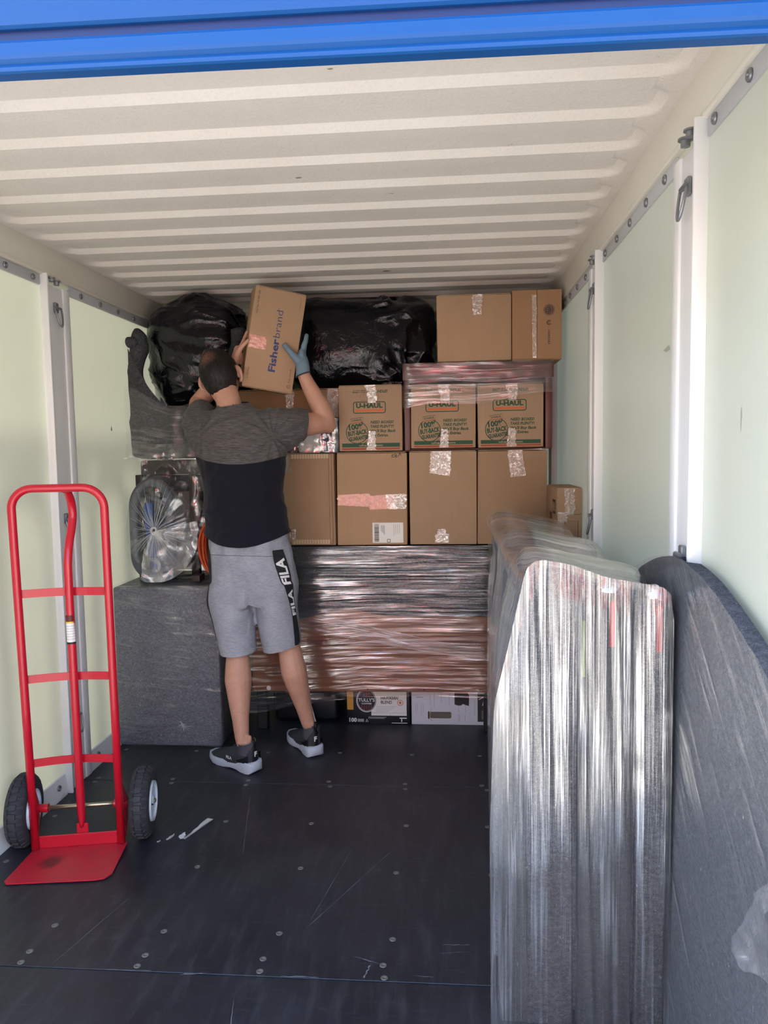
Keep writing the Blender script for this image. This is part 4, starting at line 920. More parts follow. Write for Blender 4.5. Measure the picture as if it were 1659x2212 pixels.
# ---- torn paper on the floor
for i, (lbl, a, b_, w) in enumerate((('long torn white scrap on the floor by the right wheel', (.650, 2.665), (.600, 2.515), .016), ('middle torn scrap beside the long white one', (.585, 2.555), (.590, 2.515), .013), ('small torn scrap nearest the hand truck wheel', (.553, 2.545), (.540, 2.505), .008), ('tiny fleck of paper nearest the wheel', (.520, 2.50), (.512, 2.487), .004))):
    R = random.Random(i+5); a = V((*a, 0)); b_ = V((*b_, 0)); d = (b_-a); n_ = V((-d.y, d.x, 0)).normalized()*w; N = 7; vs = []
    for k in range(N+1):
        t = k/N; q = 1.0-.6*t if i == 0 else .4+.8*math.sin(t*3); c_ = a+d*t; h = .002+.004*abs(math.sin(t*5+i))
        vs += [c_+n_*(q*R.uniform(.6, 1))+V((0, 0, h)), c_-n_*(q*R.uniform(.3, 1))+V((0, 0, .001)), c_+n_*(q*.7)+V((0, 0, 0.0004)), c_-n_*(q*.5)+V((0, 0, .0003))]
    f = []
    for k in range(N): f += [(4*k, 4*k+1, 4*k+5, 4*k+4), (4*k+2, 4*k+6, 4*k+7, 4*k+3)]
    tag(mesh('paper_scrap', vs, f, M_paper, base=tuple(a)), lbl, 'paper', 'torn white scraps on the floor')

# ================================================================ hand truck
M_red = plain('red_gloss_paint', srgb(188, 20, 42), .3, var=.08, coat=.2); M_rub = plain('black_rubber', srgb(44, 46, 52), .75, bump=.3, bscale=120); M_rim = plain('white_rim', srgb(214, 222, 236), .35); M_steel = plain('plated_steel', srgb(176, 166, 142), .3, metal=.9)
def m_plate():
    t = NT('worn_red_plate'); c = t.coord(); n = t.noise(c, 18, 4); g = t.add('ShaderNodeVectorMath', operation='DISTANCE', i={0: t.coord(), 1: (-.045, -.10, .005)}).outputs['Value']
    d = t.math('MULTIPLY', t.ramp(t.math('ADD', g, t.math('MULTIPLY', n, .06)), .075, .05), .75)
    col = t.mix(t.math('MULTIPLY', t.ramp(n, .5, .75), .35), srgb(186, 34, 52), srgb(140, 60, 66)); col = t.mix(d, col, srgb(66, 22, 26))
    return t.done(t.bsdf(color=col, rough=.42, normal=t.bump(t.noise(c, 220, 2), .1, .001)))
ht = thing('hand_truck', 'red steel two-wheeled hand truck with black tyres standing by the left wall', 'hand truck', (.25, 2.43, 0))
E1 = V((.979, .203, 0)).normalized(); E2 = V((-E1.y, E1.x, 0)); F0 = V((.252, 2.434, 0))       # frame plane through F0
def fr(a, b, z): return F0 + E1*(a-.010*z) + E2*b + V((0, 0, z))
R = .0138; zt = 1.263; wt, wbm = .150, .144; rc_ = .070
def hx(z): return wbm + (wt-wbm)*z/zt
pts = [fr(-hx(.012), 0, .012), fr(-hx(.5), 0, .5), fr(-hx(1.0), 0, 1.0), fr(-hx(zt-rc_), 0, zt-rc_)]
pts += [fr(-wt+rc_-rc_*math.cos(a), 0, zt-rc_+rc_*math.sin(a)) for a in [k*math.pi/16 for k in range(1, 9)]]
pts += [fr(wt-rc_+rc_*math.sin(a), 0, zt-rc_+rc_*math.cos(a)) for a in [k*math.pi/16 for k in range(0, 9)]]
pts += [fr(hx(1.0), 0, 1.0), fr(hx(.5), 0, .5), fr(hx(.012), 0, .012)]
MB().tube(pts, R, 16).out('loop_frame', M_red, ht, True)
mp = smooth_path([fr(.02, .0, zt-.002), fr(.022, .030, zt-.010), fr(.024, .064, zt-.045), fr(.024, .078, zt-.095), fr(.022, .062, 1.12), fr(.018, .032, 1.06), fr(.016, .014, 1.0)], 6) + [fr(.016, .010, .9), fr(.014, .010, .5), fr(.012, .010, .13), fr(.012, .014, .09), fr(.012, .016, .075)]
MB().tube(mp, [R]*(len(mp)-2) + [(R*1.05, R*.8), (R*1.3, .006)], 16).out('centre_tube', M_red, ht, True)
MB().box(-.02, .02, -.003, .003, 0, .075, .002, 1, M=Matrix.Translation(fr(.012, .012, .01)) @ Matrix(((E1.x, E2.x, 0), (E1.y, E2.y, 0), (0, 0, 1))).to_4x4()).out('centre_foot', M_red, ht)
for z in (.905, .608, .312):
    w = hx(z)
    MB().grid(lambda u, v: fr(-w+2*w*u, .006+.022*math.sin(u*math.pi), z-.014+.028*v), 24, 2).grid(lambda u, v: fr(w-2*w*u, .009+.022*math.sin(u*math.pi), z-.014+.028*v), 24, 2).out('cross_strap', M_red, ht)
# sticker on the centre tube
def stk(name, z0, z1, m): return MB().grid(lambda u, v: fr(.0145 + (R+.0008)*math.sin((u-.5)*2.9), .010 - (R+.0008)*math.cos((u-.5)*2.9), z0+(z1-z0)*v), 12, 2).out(name, m, ht, True)
stk('sticker', .735, .800, M_label); stk('sticker_band', .800, .806, plain('yellow_band', srgb(220, 180, 70), .5)); stk('sticker_band', .806, .828, plain('maroon_band', srgb(92, 24, 30), .5)); stk('sticker_band', .728, .735, M_black)
for k in range(6): stk('sticker_line', .745+.009*k, .7462+.009*k, M_lblue).location = -E2*.0006
text('HAUL', fr(.004, -.0052, .818), .006, M_label, ht, .02, right=E1, lift=.001) if False else None
# toe plate
pl = [(-.150, .004), (-.180, -.192), (-.170, -.206), (.108, -.224), (.138, -.219), (.156, -.195), (.164, .004)]
vs = [fr(a, b_, z) for z in (.004, .0085) for a, b_ in pl]; n = len(pl)
auto_smooth(mesh('toe_plate', vs, [tuple(range(n-1, -1, -1)), tuple(range(n, 2*n))] + [(i, (i+1) % n, n+(i+1) % n, n+i) for i in range(n)], m_plate(), ht))
MB().box(-.142, .146, -.002, .003, .008, .052, .002, 1, M=Matrix.Translation(fr(0, .004, 0)) @ Matrix(((E1.x, E2.x, 0), (E1.y, E2.y, 0), (0, 0, 1))).to_4x4()).out('plate_lip', M_red, ht)
# wheel brackets, axle, wheels
AX, AZ = .058, .128
MB().tube([fr(-.19, AX, AZ), fr(.205, AX, AZ)], .0075, 12).out('axle', M_steel, ht, True)
for s in (-1, 1):
    mb = MB()
    for (za, zb) in ((.225, AZ+.012), (.052, AZ-.008)):
        a, b_ = fr(s*hx(za), .004, za), fr(s*.152, AX, zb); mb.tube([a, b_], [(.009, .014), (.009, .016)], 8, up=tuple(E1))
    mb.tube([fr(s*.148, .02, .02), fr(s*.152, AX, AZ-.02)], [(.009, .014), (.009, .016)], 8, up=tuple(E1))
    mb.tube([fr(s*.112, AX, AZ), fr(s*.160, AX, AZ)], .0145, 14)
    auto_smooth(mb.out('wheel_bracket', M_red, ht)); 
def wheel(cx):
    c = fr(cx, AX, AZ); ax = E1; ro, wd = .1265, .034
    prof = [(-.024, .066), (-.031, .075), (-.0345, .090), (-.033, .104), (-.027, .114), (-.014, .1205), (0, .122), (.014, .1205), (.027, .114), (.033, .104), (.0345, .090), (.031, .075), (.024, .066)]
    mb = MB().lathe(c, ax, prof, 60)
    x = V((0, 0, 1)); y = ax.cross(x)
    def P(d, r, a): return c + ax*d + x*r*math.cos(a) + y*r*math.sin(a)
    for row, (d0, d1, r0, r1) in enumerate(((-.031, -.014, .1075, .1205), (-.0115, .0115, .1215, .1215), (.014, .031, .1205, .1075))):
        N = 26
        for k in range(N):
            a0 = 2*math.pi*(k+.5*(row == 1))/N; da = 2*math.pi/N*.40; h = .0045
            q = [P(d0, r0, a0-da), P(d1, r1, a0-da*.8), P(d1, r1, a0+da*.8), P(d0, r0, a0+da)]
            t = [P(d0+.001, r0+h, a0-da*.85), P(d1-.001, r1+h, a0-da*.66), P(d1-.001, r1+h, a0+da*.66), P(d0+.001, r0+h, a0+da*.85)]
            mb.add(q+t, [(4, 5, 6, 7), (0, 1, 5, 4), (1, 2, 6, 5), (2, 3, 7, 6), (3, 0, 4, 7)])
    ty = auto_smooth(mb.out('tyre', M_rub, ht), 40)
    mb = MB().lathe(c, ax, [(.034, .0), (.036, .016), (.031, .022), (.028, .045), (.031, .056), (.037, .060), (.037, .068), (.03, .070), (-.023, .070), (-.027, .068), (-.027, .060), (-.018, .056), (-.012, .045), (-.014, .022), (-.034, .016), (-.034, 0)], 40)
    rm = auto_smooth(mb.out('wheel_rim', M_rim, ht), 40)
    MB().tube([P(.026, .052, 1.4), P(.042, .050, 1.4)], .003, 8).out('valve', M_black, rm, True)
    MB().lathe(c, ax, [(.034, .008), (.041, .008), (.043, .005), (.043, 0)], 10).out('axle_nut', M_steel, rm)
wheel(-.194); wheel(.216)

# ================================================================ box in the man's hands
b1 = V((.2105, .08, -.038)).normalized(); b3 = V((.0965, 0, .441)); b3 = (b3 - b1*b3.dot(b1)).normalized(); b2 = b3.cross(b1)
BC = (V((.71, 3.40, 2.122)) + V((.617, 3.40, 1.679)) + V((.924, 3.48, 2.082)) + V((.824, 3.48, 1.643)))/4
MBX = Matrix(((b1.x, b2.x, b3.x, BC.x), (b1.y, b2.y, b3.y, BC.y), (b1.z, b2.z, b3.z, BC.z), (0, 0, 0, 1)))
hb = thing('held_box', 'printed cardboard box held up tilted in the man\'s raised hands', 'box', tuple(BC))
auto_smooth(MB().box(-.116, .116, 0, .20, -.226, .226, .004, 2, M=MBX).out('carton', M_c3, hb))
def bp(x, z, d=0): return BC + b1*x + b3*z - b2*d
for z in (.2265, -.2265):
    for a, b_ in ((.003, .097), (.103, .197)):
        MB().box(-.113, .113, a, b_, min(z, z*1.01), max(z, z*1.01), M=MBX).out('flap', M_c3, hb)
text('Fisher', bp(.022, -.142, .0), .031, M_navy, hb, .150, right=b3, up=-b1, bold=.03)
text('brand', bp(.022, .014, .0), .031, M_navy, hb, .122, right=b3, up=-b1, bold=-.008)
text('\u00ae', bp(.004, .139, .0), .007, M_navy, hb, right=b3, up=-b1)
text('Cat.No.14-981-28', bp(-.092, .105, .0), .0085, M_brownink, hb, .10, right=b3, up=-b1)
text('x 100/box', bp(-.094, -.19, .0), .0075, M_brownink, hb, .052, right=b3, up=-b1)
text('Fisher Scientific', bp(.098, -.178, .0), .0075, M_brownink, hb, .065, right=b3, up=-b1)
mesh('printed_emblem', [bp(.0955+.008*q*math.cos(k*.314), -.196+.008*q*math.sin(k*.314), .0007) for q in (1, .78) for k in range(20)], [(k, (k+1) % 20, 20+(k+1) % 20, 20+k) for k in range(20)], M_brownink, hb)
text('f', bp(.099, -.1985, .0), .008, M_brownink, hb, right=b3, up=-b1)
text('www.fishersci.com', bp(.096, .145, .0), .0035, M_brownink, hb, .06, right=b3, up=-b1)
strip(hb, 'tape_strip', M_tape_reflect, bp(-.112, -.05), bp(-.034, -.05), bp(-.034, .008), bp(-.112, .008), 14, 10, .001, .0012, 91, nrm=-b2)['label'] = 'tape patch with painted red reflection'

# ================================================================ the man
def remeshed(name, mb, voxel, it, mat, parent, post=None, cuts=(), mats=None):
    me = bpy.data.meshes.new('tmp'); me.from_pydata([tuple(v) for v in mb.v], [], mb.f)
    b = bmesh.new(); b.from_mesh(me); bmesh.ops.recalc_face_normals(b, faces=b.faces[:]); b.to_mesh(me); b.free()
    o = bpy.data.objects.new('tmp', me); COL.objects.link(o)
    m = o.modifiers.new('r', 'REMESH'); m.mode = 'VOXEL'; m.voxel_size = voxel
    if it: s = o.modifiers.new('s', 'SMOOTH'); s.factor = .5; s.iterations = it
    dg = bpy.context.evaluated_depsgraph_get(); dg.update()
    e = bpy.data.meshes.new_from_object(o.evaluated_get(dg)); bpy.data.objects.remove(o); bpy.data.meshes.remove(me)
    b = bmesh.new(); b.from_mesh(e); bpy.data.meshes.remove(e)
    for p, n, cen, rad in cuts:                        # trim along a plane, near cen only; keeps the side away from n
        p, n, cen = V(p), V(n).normalized(), V(cen)
        fs = [f for f in b.faces if (f.calc_center_median()-cen).length < rad]
        g = set(fs); es = set(); vs = set()
        for f in fs: es.update(f.edges); vs.update(f.verts)
        bmesh.ops.bisect_plane(b, geom=list(g) + list(es) + list(vs), plane_co=p, plane_no=n, clear_outer=False)
        dead = [f for f in b.faces if (f.calc_center_median()-cen).length < rad and (f.calc_center_median()-p).dot(n) > 0]
        bmesh.ops.delete(b, geom=dead, context='FACES')
    b.verts.index_update(); b.normal_update()
    if post:
        mv = [post(v.co.copy(), v.normal.copy()) for v in b.verts]
        for v, q in zip(b.verts, mv): v.co = q
    vs = [v.co.copy() for v in b.verts]; fs = [[v.index for v in f.verts] for f in b.faces]; b.free()
    return mesh(name, vs, fs, mat, parent, True)
def ring(c, rx, ry, n=28, sq=1.0, tx=0, ty=0):
    out = []
    for k in range(n):
        a = 2*math.pi*k/n; ca, sa = math.cos(a), math.sin(a)
        x = math.copysign(abs(ca)**sq, ca)*rx; y = math.copysign(abs(sa)**sq, sa)*ry
        out.append(V((c[0]+x, c[1]+y, c[2]+tx*x+ty*y)))
    return out
def limb(mb, pts, rs, n=16, k=6):
    """tapered limb with rounded ends through joints"""
    P = smooth_path(pts, k); L = len(P); out = []
    for i in range(L):
        t = i/k; j = min(len(rs)-2, int(t)); f = t-j; f = f*f*(3-2*f) if False else f
        out.append(rs[j]+(rs[j+1]-rs[j])*f)
    d0 = (P[0]-P[1]).normalized(); d1 = (P[-1]-P[-2]).normalized()
    P = [P[0]+d0*out[0]*.8, P[0]+d0*out[0]*.5] + P + [P[-1]+d1*out[-1]*.5, P[-1]+d1*out[-1]*.8]; out = [out[0]*.45, out[0]*.85] + out + [out[-1]*.85, out[-1]*.45]
    return mb.tube(P, out, n)
def ball(mb, c, r, M=None, n=20, m=12):
    vs = []; fs = []; r = r if isinstance(r, tuple) else (r, r, r)
    for j in range(m+1):
        th = -math.pi/2+math.pi*j/m
        for i in range(n):
            p = V((math.cos(th)*math.cos(2*math.pi*i/n)*r[0], math.cos(th)*math.sin(2*math.pi*i/n)*r[1], math.sin(th)*r[2])) + V(c)
            vs.append(M @ p if M is not None else p)
    for j in range(m):
        for i in range(n): fs.append((j*n+i, j*n+(i+1) % n, (j+1)*n+(i+1) % n, (j+1)*n+i))
    return mb.add(vs, fs)
def m_skin():
    t = NT('skin'); c = t.coord(); n = t.noise(c, 22, 4); f = t.noise(t.coord(scale=(330, 330, 60)), 1, 3, .7)
    col = t.mix(n, srgb(176, 130, 110), srgb(200, 154, 134)); z = t.add('ShaderNodeSeparateXYZ', i={0: t.coord()}).outputs[2]
    leg = t.math('MULTIPLY', t.ramp(z, .58, .50), t.ramp(f, .54, .66))         # hair on the lower legs
    col = t.mix(t.math('MULTIPLY', leg, .22), col, srgb(104, 76, 62))
    return t.done(t.bsdf(color=col, rough=.5, spec=.35, sss=.06, normal=t.bump(t.noise(c, 240, 2), .12, .001)))
M_skin = m_skin()
man = thing('person', 'man seen from behind in two-tone tee and grey shorts lifting a box overhead', 'person', (.70, 3.22, 0))
SHL, SHR = V((.455, 3.335, 1.50)), V((.815, 3.335, 1.495)); ELL, ELR = V((.378, 3.515, 1.612)), V((.995, 3.488, 1.505)); WRL, WRR = V((.572, 3.425, 1.762)), V((.896, 3.45, 1.73))
HC = V((.532, 3.375, 1.728))
MH = Matrix.Translation(HC) @ Matrix.Rotation(math.radians(-6), 4, 'Z') @ Matrix.Rotation(math.radians(-13), 4, 'Y') @ Matrix.Rotation(math.radians(20), 4, 'X')
mb = MB()
mb.loft([ring((.66, 3.27, .84), .15, .105), ring((.66, 3.27, .96), .165, .115), ring((.655, 3.272, 1.1), .155, .10), ring((.65, 3.28, 1.25), .165, .108), ring((.64, 3.295, 1.38), .18, .112), ring((.635, 3.31, 1.47), .185, .10), ring((.625, 3.315, 1.535), .12, .075)])
limb(mb, [(.60, 3.312, 1.50), (.585, 3.325, 1.575), (.555, 3.352, 1.665)], [.070, .056, .054])
limb(mb, [(.56, 3.32, 1.49), SHL, ELL], [.075, .062, .042]); limb(mb, [ELL, ELL.lerp(WRL, .3), ELL.lerp(WRL, .7), WRL], [.040, .043, .034, .026])
limb(mb, [(.71, 3.32, 1.49), SHR, SHR.lerp(ELR, .5)+V((0, -.004, -.004)), ELR], [.075, .064, .056, .043])
limb(mb, [ELR, ELR.lerp(WRR, .28)+V((.006, -.006, .0)), ELR.lerp(WRR, .7), WRR], [.043, .047, .036, .0275])
ball(mb, ELR+V((.006, .004, -.012)), .037)
# head: cranium, jaw, nose, brow, lips, chin, ears
ball(mb, (0, -.012, .008), (.078, .098, .105), MH, 28, 18); ball(mb, (0, .030, -.045), (.056, .062, .072), MH); ball(mb, (0, .072, -.098), (.024, .020, .018), MH); ball(mb, (0, .072, .018), (.050, .022, .018), MH)
limb(mb, [MH @ V((0, .088, .005)), MH @ V((0, .100, -.018)), MH @ V((0, .108, -.034))], [.009, .011, .014], 10); ball(mb, (0, .088, -.066), (.022, .010, .006), MH); ball(mb, (0, .087, -.077), (.019, .010, .006), MH)
limb(mb, [HC+V((.0, -.02, -.05)), (.565, 3.34, 1.63)], [.058, .056])
for s in (-1, 1):
    pts = [MH @ V((s*(.078+.020*math.sin(a)+.004), -.004 - .018*math.sin(a) + .016*math.cos(a)*.6, -.018+.034*math.cos(a))) for a in [k*math.pi/9 for k in range(10)]]
    mb.tube(pts, [.006, .0075, .0085, .009, .009, .0085, .008, .008, .0085, .008], 10)
    ball(mb, (s*.084, -.002, -.022), (.006, .016, .026), MH, 12, 8); ball(mb, (s*.082, .004, -.052), (.006, .009, .011), MH, 12, 8)
# bare left hand on the box's left side, thumb in front
def hand(mb, wr, palm, fingers, thumb, r, pr_):
    limb(mb, [wr, V(wr).lerp(V(palm), .6), palm], [pr_*.8, pr_*.95, pr_], 14); 
    for f, k in fingers: limb(mb, [palm] + f, [r*1.5, r*1.12, r, r*.88][:len(f)+1], 10, 5)
    limb(mb, thumb, [r*1.9, r*1.5, r*1.12, r*.95][:len(thumb)], 12, 5)
PL = V((.598, 3.432, 1.822))
for d in (V((0, -.010, .004)), V((0, .012, .002)), V((.004, .03, -.012))): ball(mb, PL+d, (.016, .022, .036))
hand(mb, WRL, PL, [([V((.622, 3.428, 1.868)), V((.632, 3.442, 1.900)), V((.640, 3.452, 1.926))], 0), ([V((.614, 3.455, 1.868)), V((.622, 3.476, 1.898)), V((.628, 3.49, 1.918))], 0), ([V((.602, 3.478, 1.858)), V((.608, 3.503, 1.884)), V((.612, 3.52, 1.90))], 0), ([V((.592, 3.492, 1.842)), V((.594, 3.52, 1.86)), V((.596, 3.535, 1.87))], 0)],
     [V((.590, 3.415, 1.795)), V((.612, 3.394, 1.828)), V((.640, 3.386, 1.858)), V((.662, 3.386, 1.878))], .0092, .024)
# hidden part of the gloved hand
limb(mb, [WRR, (.89, 3.468, 1.775), (.888, 3.478, 1.80)], [.0265, .024, .018], 12)
# legs and feet
limb(mb, [(.585, 3.27, .90), (.60, 3.235, .70), (.620, 3.20, .50)], [.085, .078, .052]); limb(mb, [(.620, 3.20, .50), (.630, 3.162, .38), (.645, 3.125, .22), (.655, 3.108, .12)], [.047, .060, .037, .028]); ball(mb, (.618, 3.222, .505), .044)
limb(mb, [(.735, 3.27, .90), (.79, 3.255, .70), (.840, 3.25, .51)], [.085, .078, .053]); limb(mb, [(.840, 3.25, .51), (.862, 3.245, .39), (.893, 3.285, .22), (.913, 3.303, .12)], [.049, .058, .037, .029]); ball(mb, (.836, 3.272, .515), .044)
FT = [(V((.712, 3.082, 0)), V((-.84, .54, 0)).normalized()), (V((.945, 3.262, 0)), V((-.56, .83, 0)).normalized())]
for h, d in FT:
    limb(mb, [h+d*.048+V((0, 0, .11)), h+d*.06+V((0, 0, .06)), h+d*.14+V((0, 0, .05)), h+d*.20+V((0, 0, .042))], [.029, .028, .022, .014])
    ball(mb, h+d*.032+V((0, 0, .062)), (.026, .026, .03)); limb(mb, [h+d*.022+V((0, 0, .07)), h+d*.026+V((0, 0, .15))], [.012, .010], 10)
body = remeshed('body', mb, .0052, 5, M_skin, man)
# eyes
M_eye = plain('eye_white', srgb(230, 226, 220), .2); M_iris = plain('brown_iris', srgb(60, 40, 28), .2)
for s in (-1, 1):
    mb = MB(); ball(mb, (s*.031, .066, -.004), .0125, MH, 14, 10); e = mb.out('eye', M_eye, man, True)
    mb = MB(); ball(mb, (s*.031, .076, -.003), (.006, .003, .006), MH, 10, 6); mb.out('iris', M_iris, e, True)
# hair: a cropped cap with short strands, thin at the crown
CR = V((-.012, -.058, .092))
def m_hair():
    t = NT('short_dark_hair'); g = t.add('ShaderNodeVectorMath', operation='DISTANCE', i={0: t.coord(), 1: tuple(MH @ CR - V((.70, 3.22, 0)))}).outputs['Value']
    n = t.noise(t.coord(scale=(330, 330, 70), rot=(.4, .3, 0)), 1, 3, .6, .4); n2 = t.noise(t.coord(), 40, 3)
    d = t.math('ADD', g, t.math('MULTIPLY', t.math('SUBTRACT', n2, .5), .03)); k = t.math('MULTIPLY', t.ramp(d, .05, .012), t.ramp(n, .30, .60))
    col = t.mix(k, t.mix(n, (.006, .005, .005, 1), (.022, .017, .015, 1)), srgb(134, 92, 78))
    return t.done(t.bsdf(color=col, rough=.5, spec=.35, normal=t.bump(n, .5, .003)))
M_hair = m_hair()
def hairy(q):
    if q.z > .055: return q.y < .070 - (q.z-.055)*.1
    if q.y > .018: return q.z > .028 and q.y < .074 or (q.y < .034 and q.z > -.012)
    if q.y > -.022: return q.z > .022
    if q.y > -.040: return q.z > -.036
    return q.z > -.108 + .55*abs(q.x)
mb = MB(); nu, nv = 90, 60; vs = []; fs = []
def hsurf(th, ph):
    d = V((math.cos(th)*math.cos(ph), math.cos(th)*math.sin(ph), math.sin(th)))
    low = max(0, -d.z); g = (max(1e-6, math.cos(th))**(.5*low) if False else (1/max(.25, math.cos(th))**.5 if low > 0 else 1)); p = V((d.x*g*(.0835-.014*low), -.012+d.y*g*(.1035-.004*low), .0+d.z*.1175)); p += d*(.003*noise.noise(p*60)+.0025*noise.noise(p*140)); return p
keep = []
for j in range(nv+1):
    for i in range(nu): vs.append(hsurf(-math.pi/2+math.pi*j/nv, 2*math.pi*i/nu))
for j in range(nv):
    for i in range(nu):
        q = (j*nu+i, j*nu+(i+1) % nu, (j+1)*nu+(i+1) % nu, (j+1)*nu+i); c_ = sum((vs[k] for k in q), V())/4
        if hairy(c_): fs.append(q)
mb.add([MH @ v for v in vs], fs)
rh = random.Random(8); cnt = 0
while cnt < 5200:
    th = math.asin(rh.uniform(-.95, 1)); ph = rh.uniform(0, 6.283); p = hsurf(th, ph)
    if not hairy(p): continue
    if (p-CR).length < .045 and rh.random() < .72: continue
    cnt += 1; n_ = V((p.x/.0835**2, (p.y+.012)/.1035**2, (p.z-.02)/.0975**2)).normalized()
    away = (p-CR); away = (away - n_*away.dot(n_)).normalized(); sw = n_.cross(away)
    dr_ = (away + sw*rh.uniform(-.15, .55) + n_*rh.uniform(.08, .35)).normalized(); L = rh.uniform(.012, .024); w_ = n_.cross(dr_)*.0007
    a = p - n_*.001; m_ = a + dr_*L*.55 + n_*.001; e_ = a + dr_*L - n_*.0015
    mb.add([MH @ q for q in (a-w_, a+w_, m_+w_*.8, m_-w_*.8, e_)], [(0, 1, 2, 3), (3, 2, 4)])
mb.out('hair', M_hair, man, True)
# shirt
def m_shirt():
    t = NT('two_tone_tee'); x = t.add('ShaderNodeSeparateXYZ', i={0: t.coord()}); dx = t.math('ADD', x.outputs[0], .05)
    zb = t.math('ADD', t.math('MULTIPLY', t.math('MULTIPLY', dx, dx), .9), 1.322); up = t.math('GREATER_THAN', x.outputs[2], zb)
    n = t.noise(t.coord(scale=(30, 30, 330)), 1, 4, .75, .3); f = t.noise(t.coord(), 420, 2)
    grey = t.mix(t.ramp(n, .35, .68), srgb(62, 60, 62), srgb(102, 99, 99)); blk = t.mix(n, srgb(20, 21, 30), srgb(30, 31, 42))
    return t.done(t.bsdf(color=t.mix(up, blk, grey), rough=.92, spec=.12, sheen=.1, normal=t.bump(t.math('ADD', n, f), .18, .001)))
mb = MB()
mb.loft([ring((.660, 3.268, .90), .197, .146), ring((.660, 3.268, .985), .195, .144), ring((.657, 3.27, 1.06), .186, .132), ring((.650, 3.274, 1.20), .178, .120), ring((.645, 3.285, 1.30), .190, .124), ring((.636, 3.298, 1.40), .205, .126), ring((.632, 3.31, 1.48), .206, .115), ring((.626, 3.318, 1.535), .165, .092), ring((.612, 3.325, 1.572), .09, .07), ring((.60, 3.33, 1.60), .068, .062)])
limb(mb, [(.57, 3.32, 1.475), SHL+V((-.006, 0, -.012)), SHL.lerp(ELL, .42), SHL.lerp(ELL, .7)], [.088, .080, .072, .066]); limb(mb, [(.52, 3.30, 1.42), (.45, 3.32, 1.46)], [.075, .07])
limb(mb, [(.70, 3.32, 1.475), SHR+V((.004, 0, -.012)), SHR.lerp(ELR, .42)+V((0, 0, -.008)), SHR.lerp(ELR, .75)], [.088, .082, .074, .066]); limb(mb, [(.75, 3.30, 1.42), (.845, 3.345, 1.455)], [.075, .066])
def folds(p, n):
    a = .006*noise.noise(p*9) + .003*noise.noise(p*24) + .005*max(0, rid((p.x, p.y, p.z*1.6), 5, 3)-.45)*2
    if p.z < 1.06: p = p + V((0, 0, .045*min(1, abs(p.x-.665)/.19)**2*(1.06-p.z)/.09))
    if p.z < 1.2: a += .0045*math.sin(p.x*24+p.z*18+4*noise.noise(p*4))*(1.2-p.z)*2.6 + .010*max(0, 1-abs(p.z-.985)/.05)*noise.noise(V((p.x*11, 2, 0)))
    for sh, sg in ((SHL, -1), (SHR, 1)):
        v = p-(sh+V((-.02*sg, 0, -.05))); r = V((v.x, 0, v.z)).length; an = math.atan2(v.z, v.x*sg)
        a += .010*max(0, 1-abs(an*2.2-.0-round(an*2.2))*3.4)*math.exp(-((r-.07)/.06)**2)
    top = math.exp(-((p.z-1.545)/.03)**2); a += .004*top*math.sin(p.x*95)*max(0, 1-abs(p.x-.50)*12)
    return p + n*a
ca_, cb_ = SHL.lerp(ELL, .46), SHR.lerp(ELR, .50)
sd = [((.655, 3.15, .970), (-.0, .10, -1), (.66, 3.27, .95), .26), (ca_, ELL-SHL, ca_+(ELL-SHL)*.15, .13), (cb_, (ELR-SHR)+V((.05, -.06, -.05)), cb_+(ELR-SHR)*.2, .125), ((.60, 3.28, 1.573), (-.14, -.28, 1), (.60, 3.33, 1.60), .075)]
shirt = remeshed('tee_shirt', mb, .0065, 5, m_shirt(), man, folds, sd)
# shorts
M_short = cloth('heather_grey_jersey', srgb(128, 130, 142), srgb(164, 166, 178), (60, 60, 420)); M_shortb = cloth('heather_grey_waistband', srgb(134, 136, 144), srgb(164, 166, 174), (60, 60, 420))
mb = MB()
mb.loft([ring((.666, 3.266, 1.05), .172, .118), ring((.668, 3.266, .98), .182, .128), ring((.680, 3.264, .86), .196, .142), ring((.685, 3.262, .76), .200, .138), ring((.688, 3.26, .70), .190, .118)])
mb.loft([ring((.583, 3.262, .80), .098, .125), ring((.588, 3.248, .70), .101, .112), ring((.604, 3.224, .60), .090, .098), ring((.622, 3.205, .50), .080, .086), ring((.628, 3.20, .44), .077, .082)])
mb.loft([ring((.782, 3.262, .80), .100, .125), ring((.790, 3.254, .70), .098, .112), ring((.800, 3.244, .60), .093, .100), ring((.811, 3.24, .52), .089, .092), ring((.815, 3.24, .45), .087, .088)])
def sfold(p, n):
    a = .004*noise.noise(p*8) + .0018*noise.noise(p*22)
    a += .0065*math.sin((p.x-.66)*40 + (p.z-.8)*(22 if p.x > .68 else -22) + 3*noise.noise(p*3))*math.exp(-((p.z-.74)/.13)**2)
    a += .006*max(0, 1-abs(p.z-.95)/.06)*math.sin(p.x*75+2*noise.noise(p*6)) + .005*noise.noise(V((p.x*14, p.y*14, p.z*3)))*max(0, (.85-p.z)*2)
    if abs(p.x-.688) < .03 and .7 < p.z < .95 and n.y < 0: a -= .010*(1-abs(p.x-.688)/.03)*min(1, (.95-p.z)*6)
    return p + n*a
shorts = remeshed('shorts', mb, .0065, 4, M_short, man, sfold, [((.622, 3.205, .496), (.06, .05, -1), (.625, 3.2, .46), .115), ((.812, 3.24, .515), (.22, .10, -1), (.815, 3.24, .47), .12), ((.66, 3.26, 1.03), (0, 0, 1), (.66, 3.26, 1.06), .24)])
from mathutils.bvhtree import BVHTree
def bvh_of(o):
    g = ORG[o.name]; return BVHTree.FromPolygons([v.co+g for v in o.data.vertices], [tuple(p.vertices) for p in o.data.polygons])
BS = bvh_of(shorts)
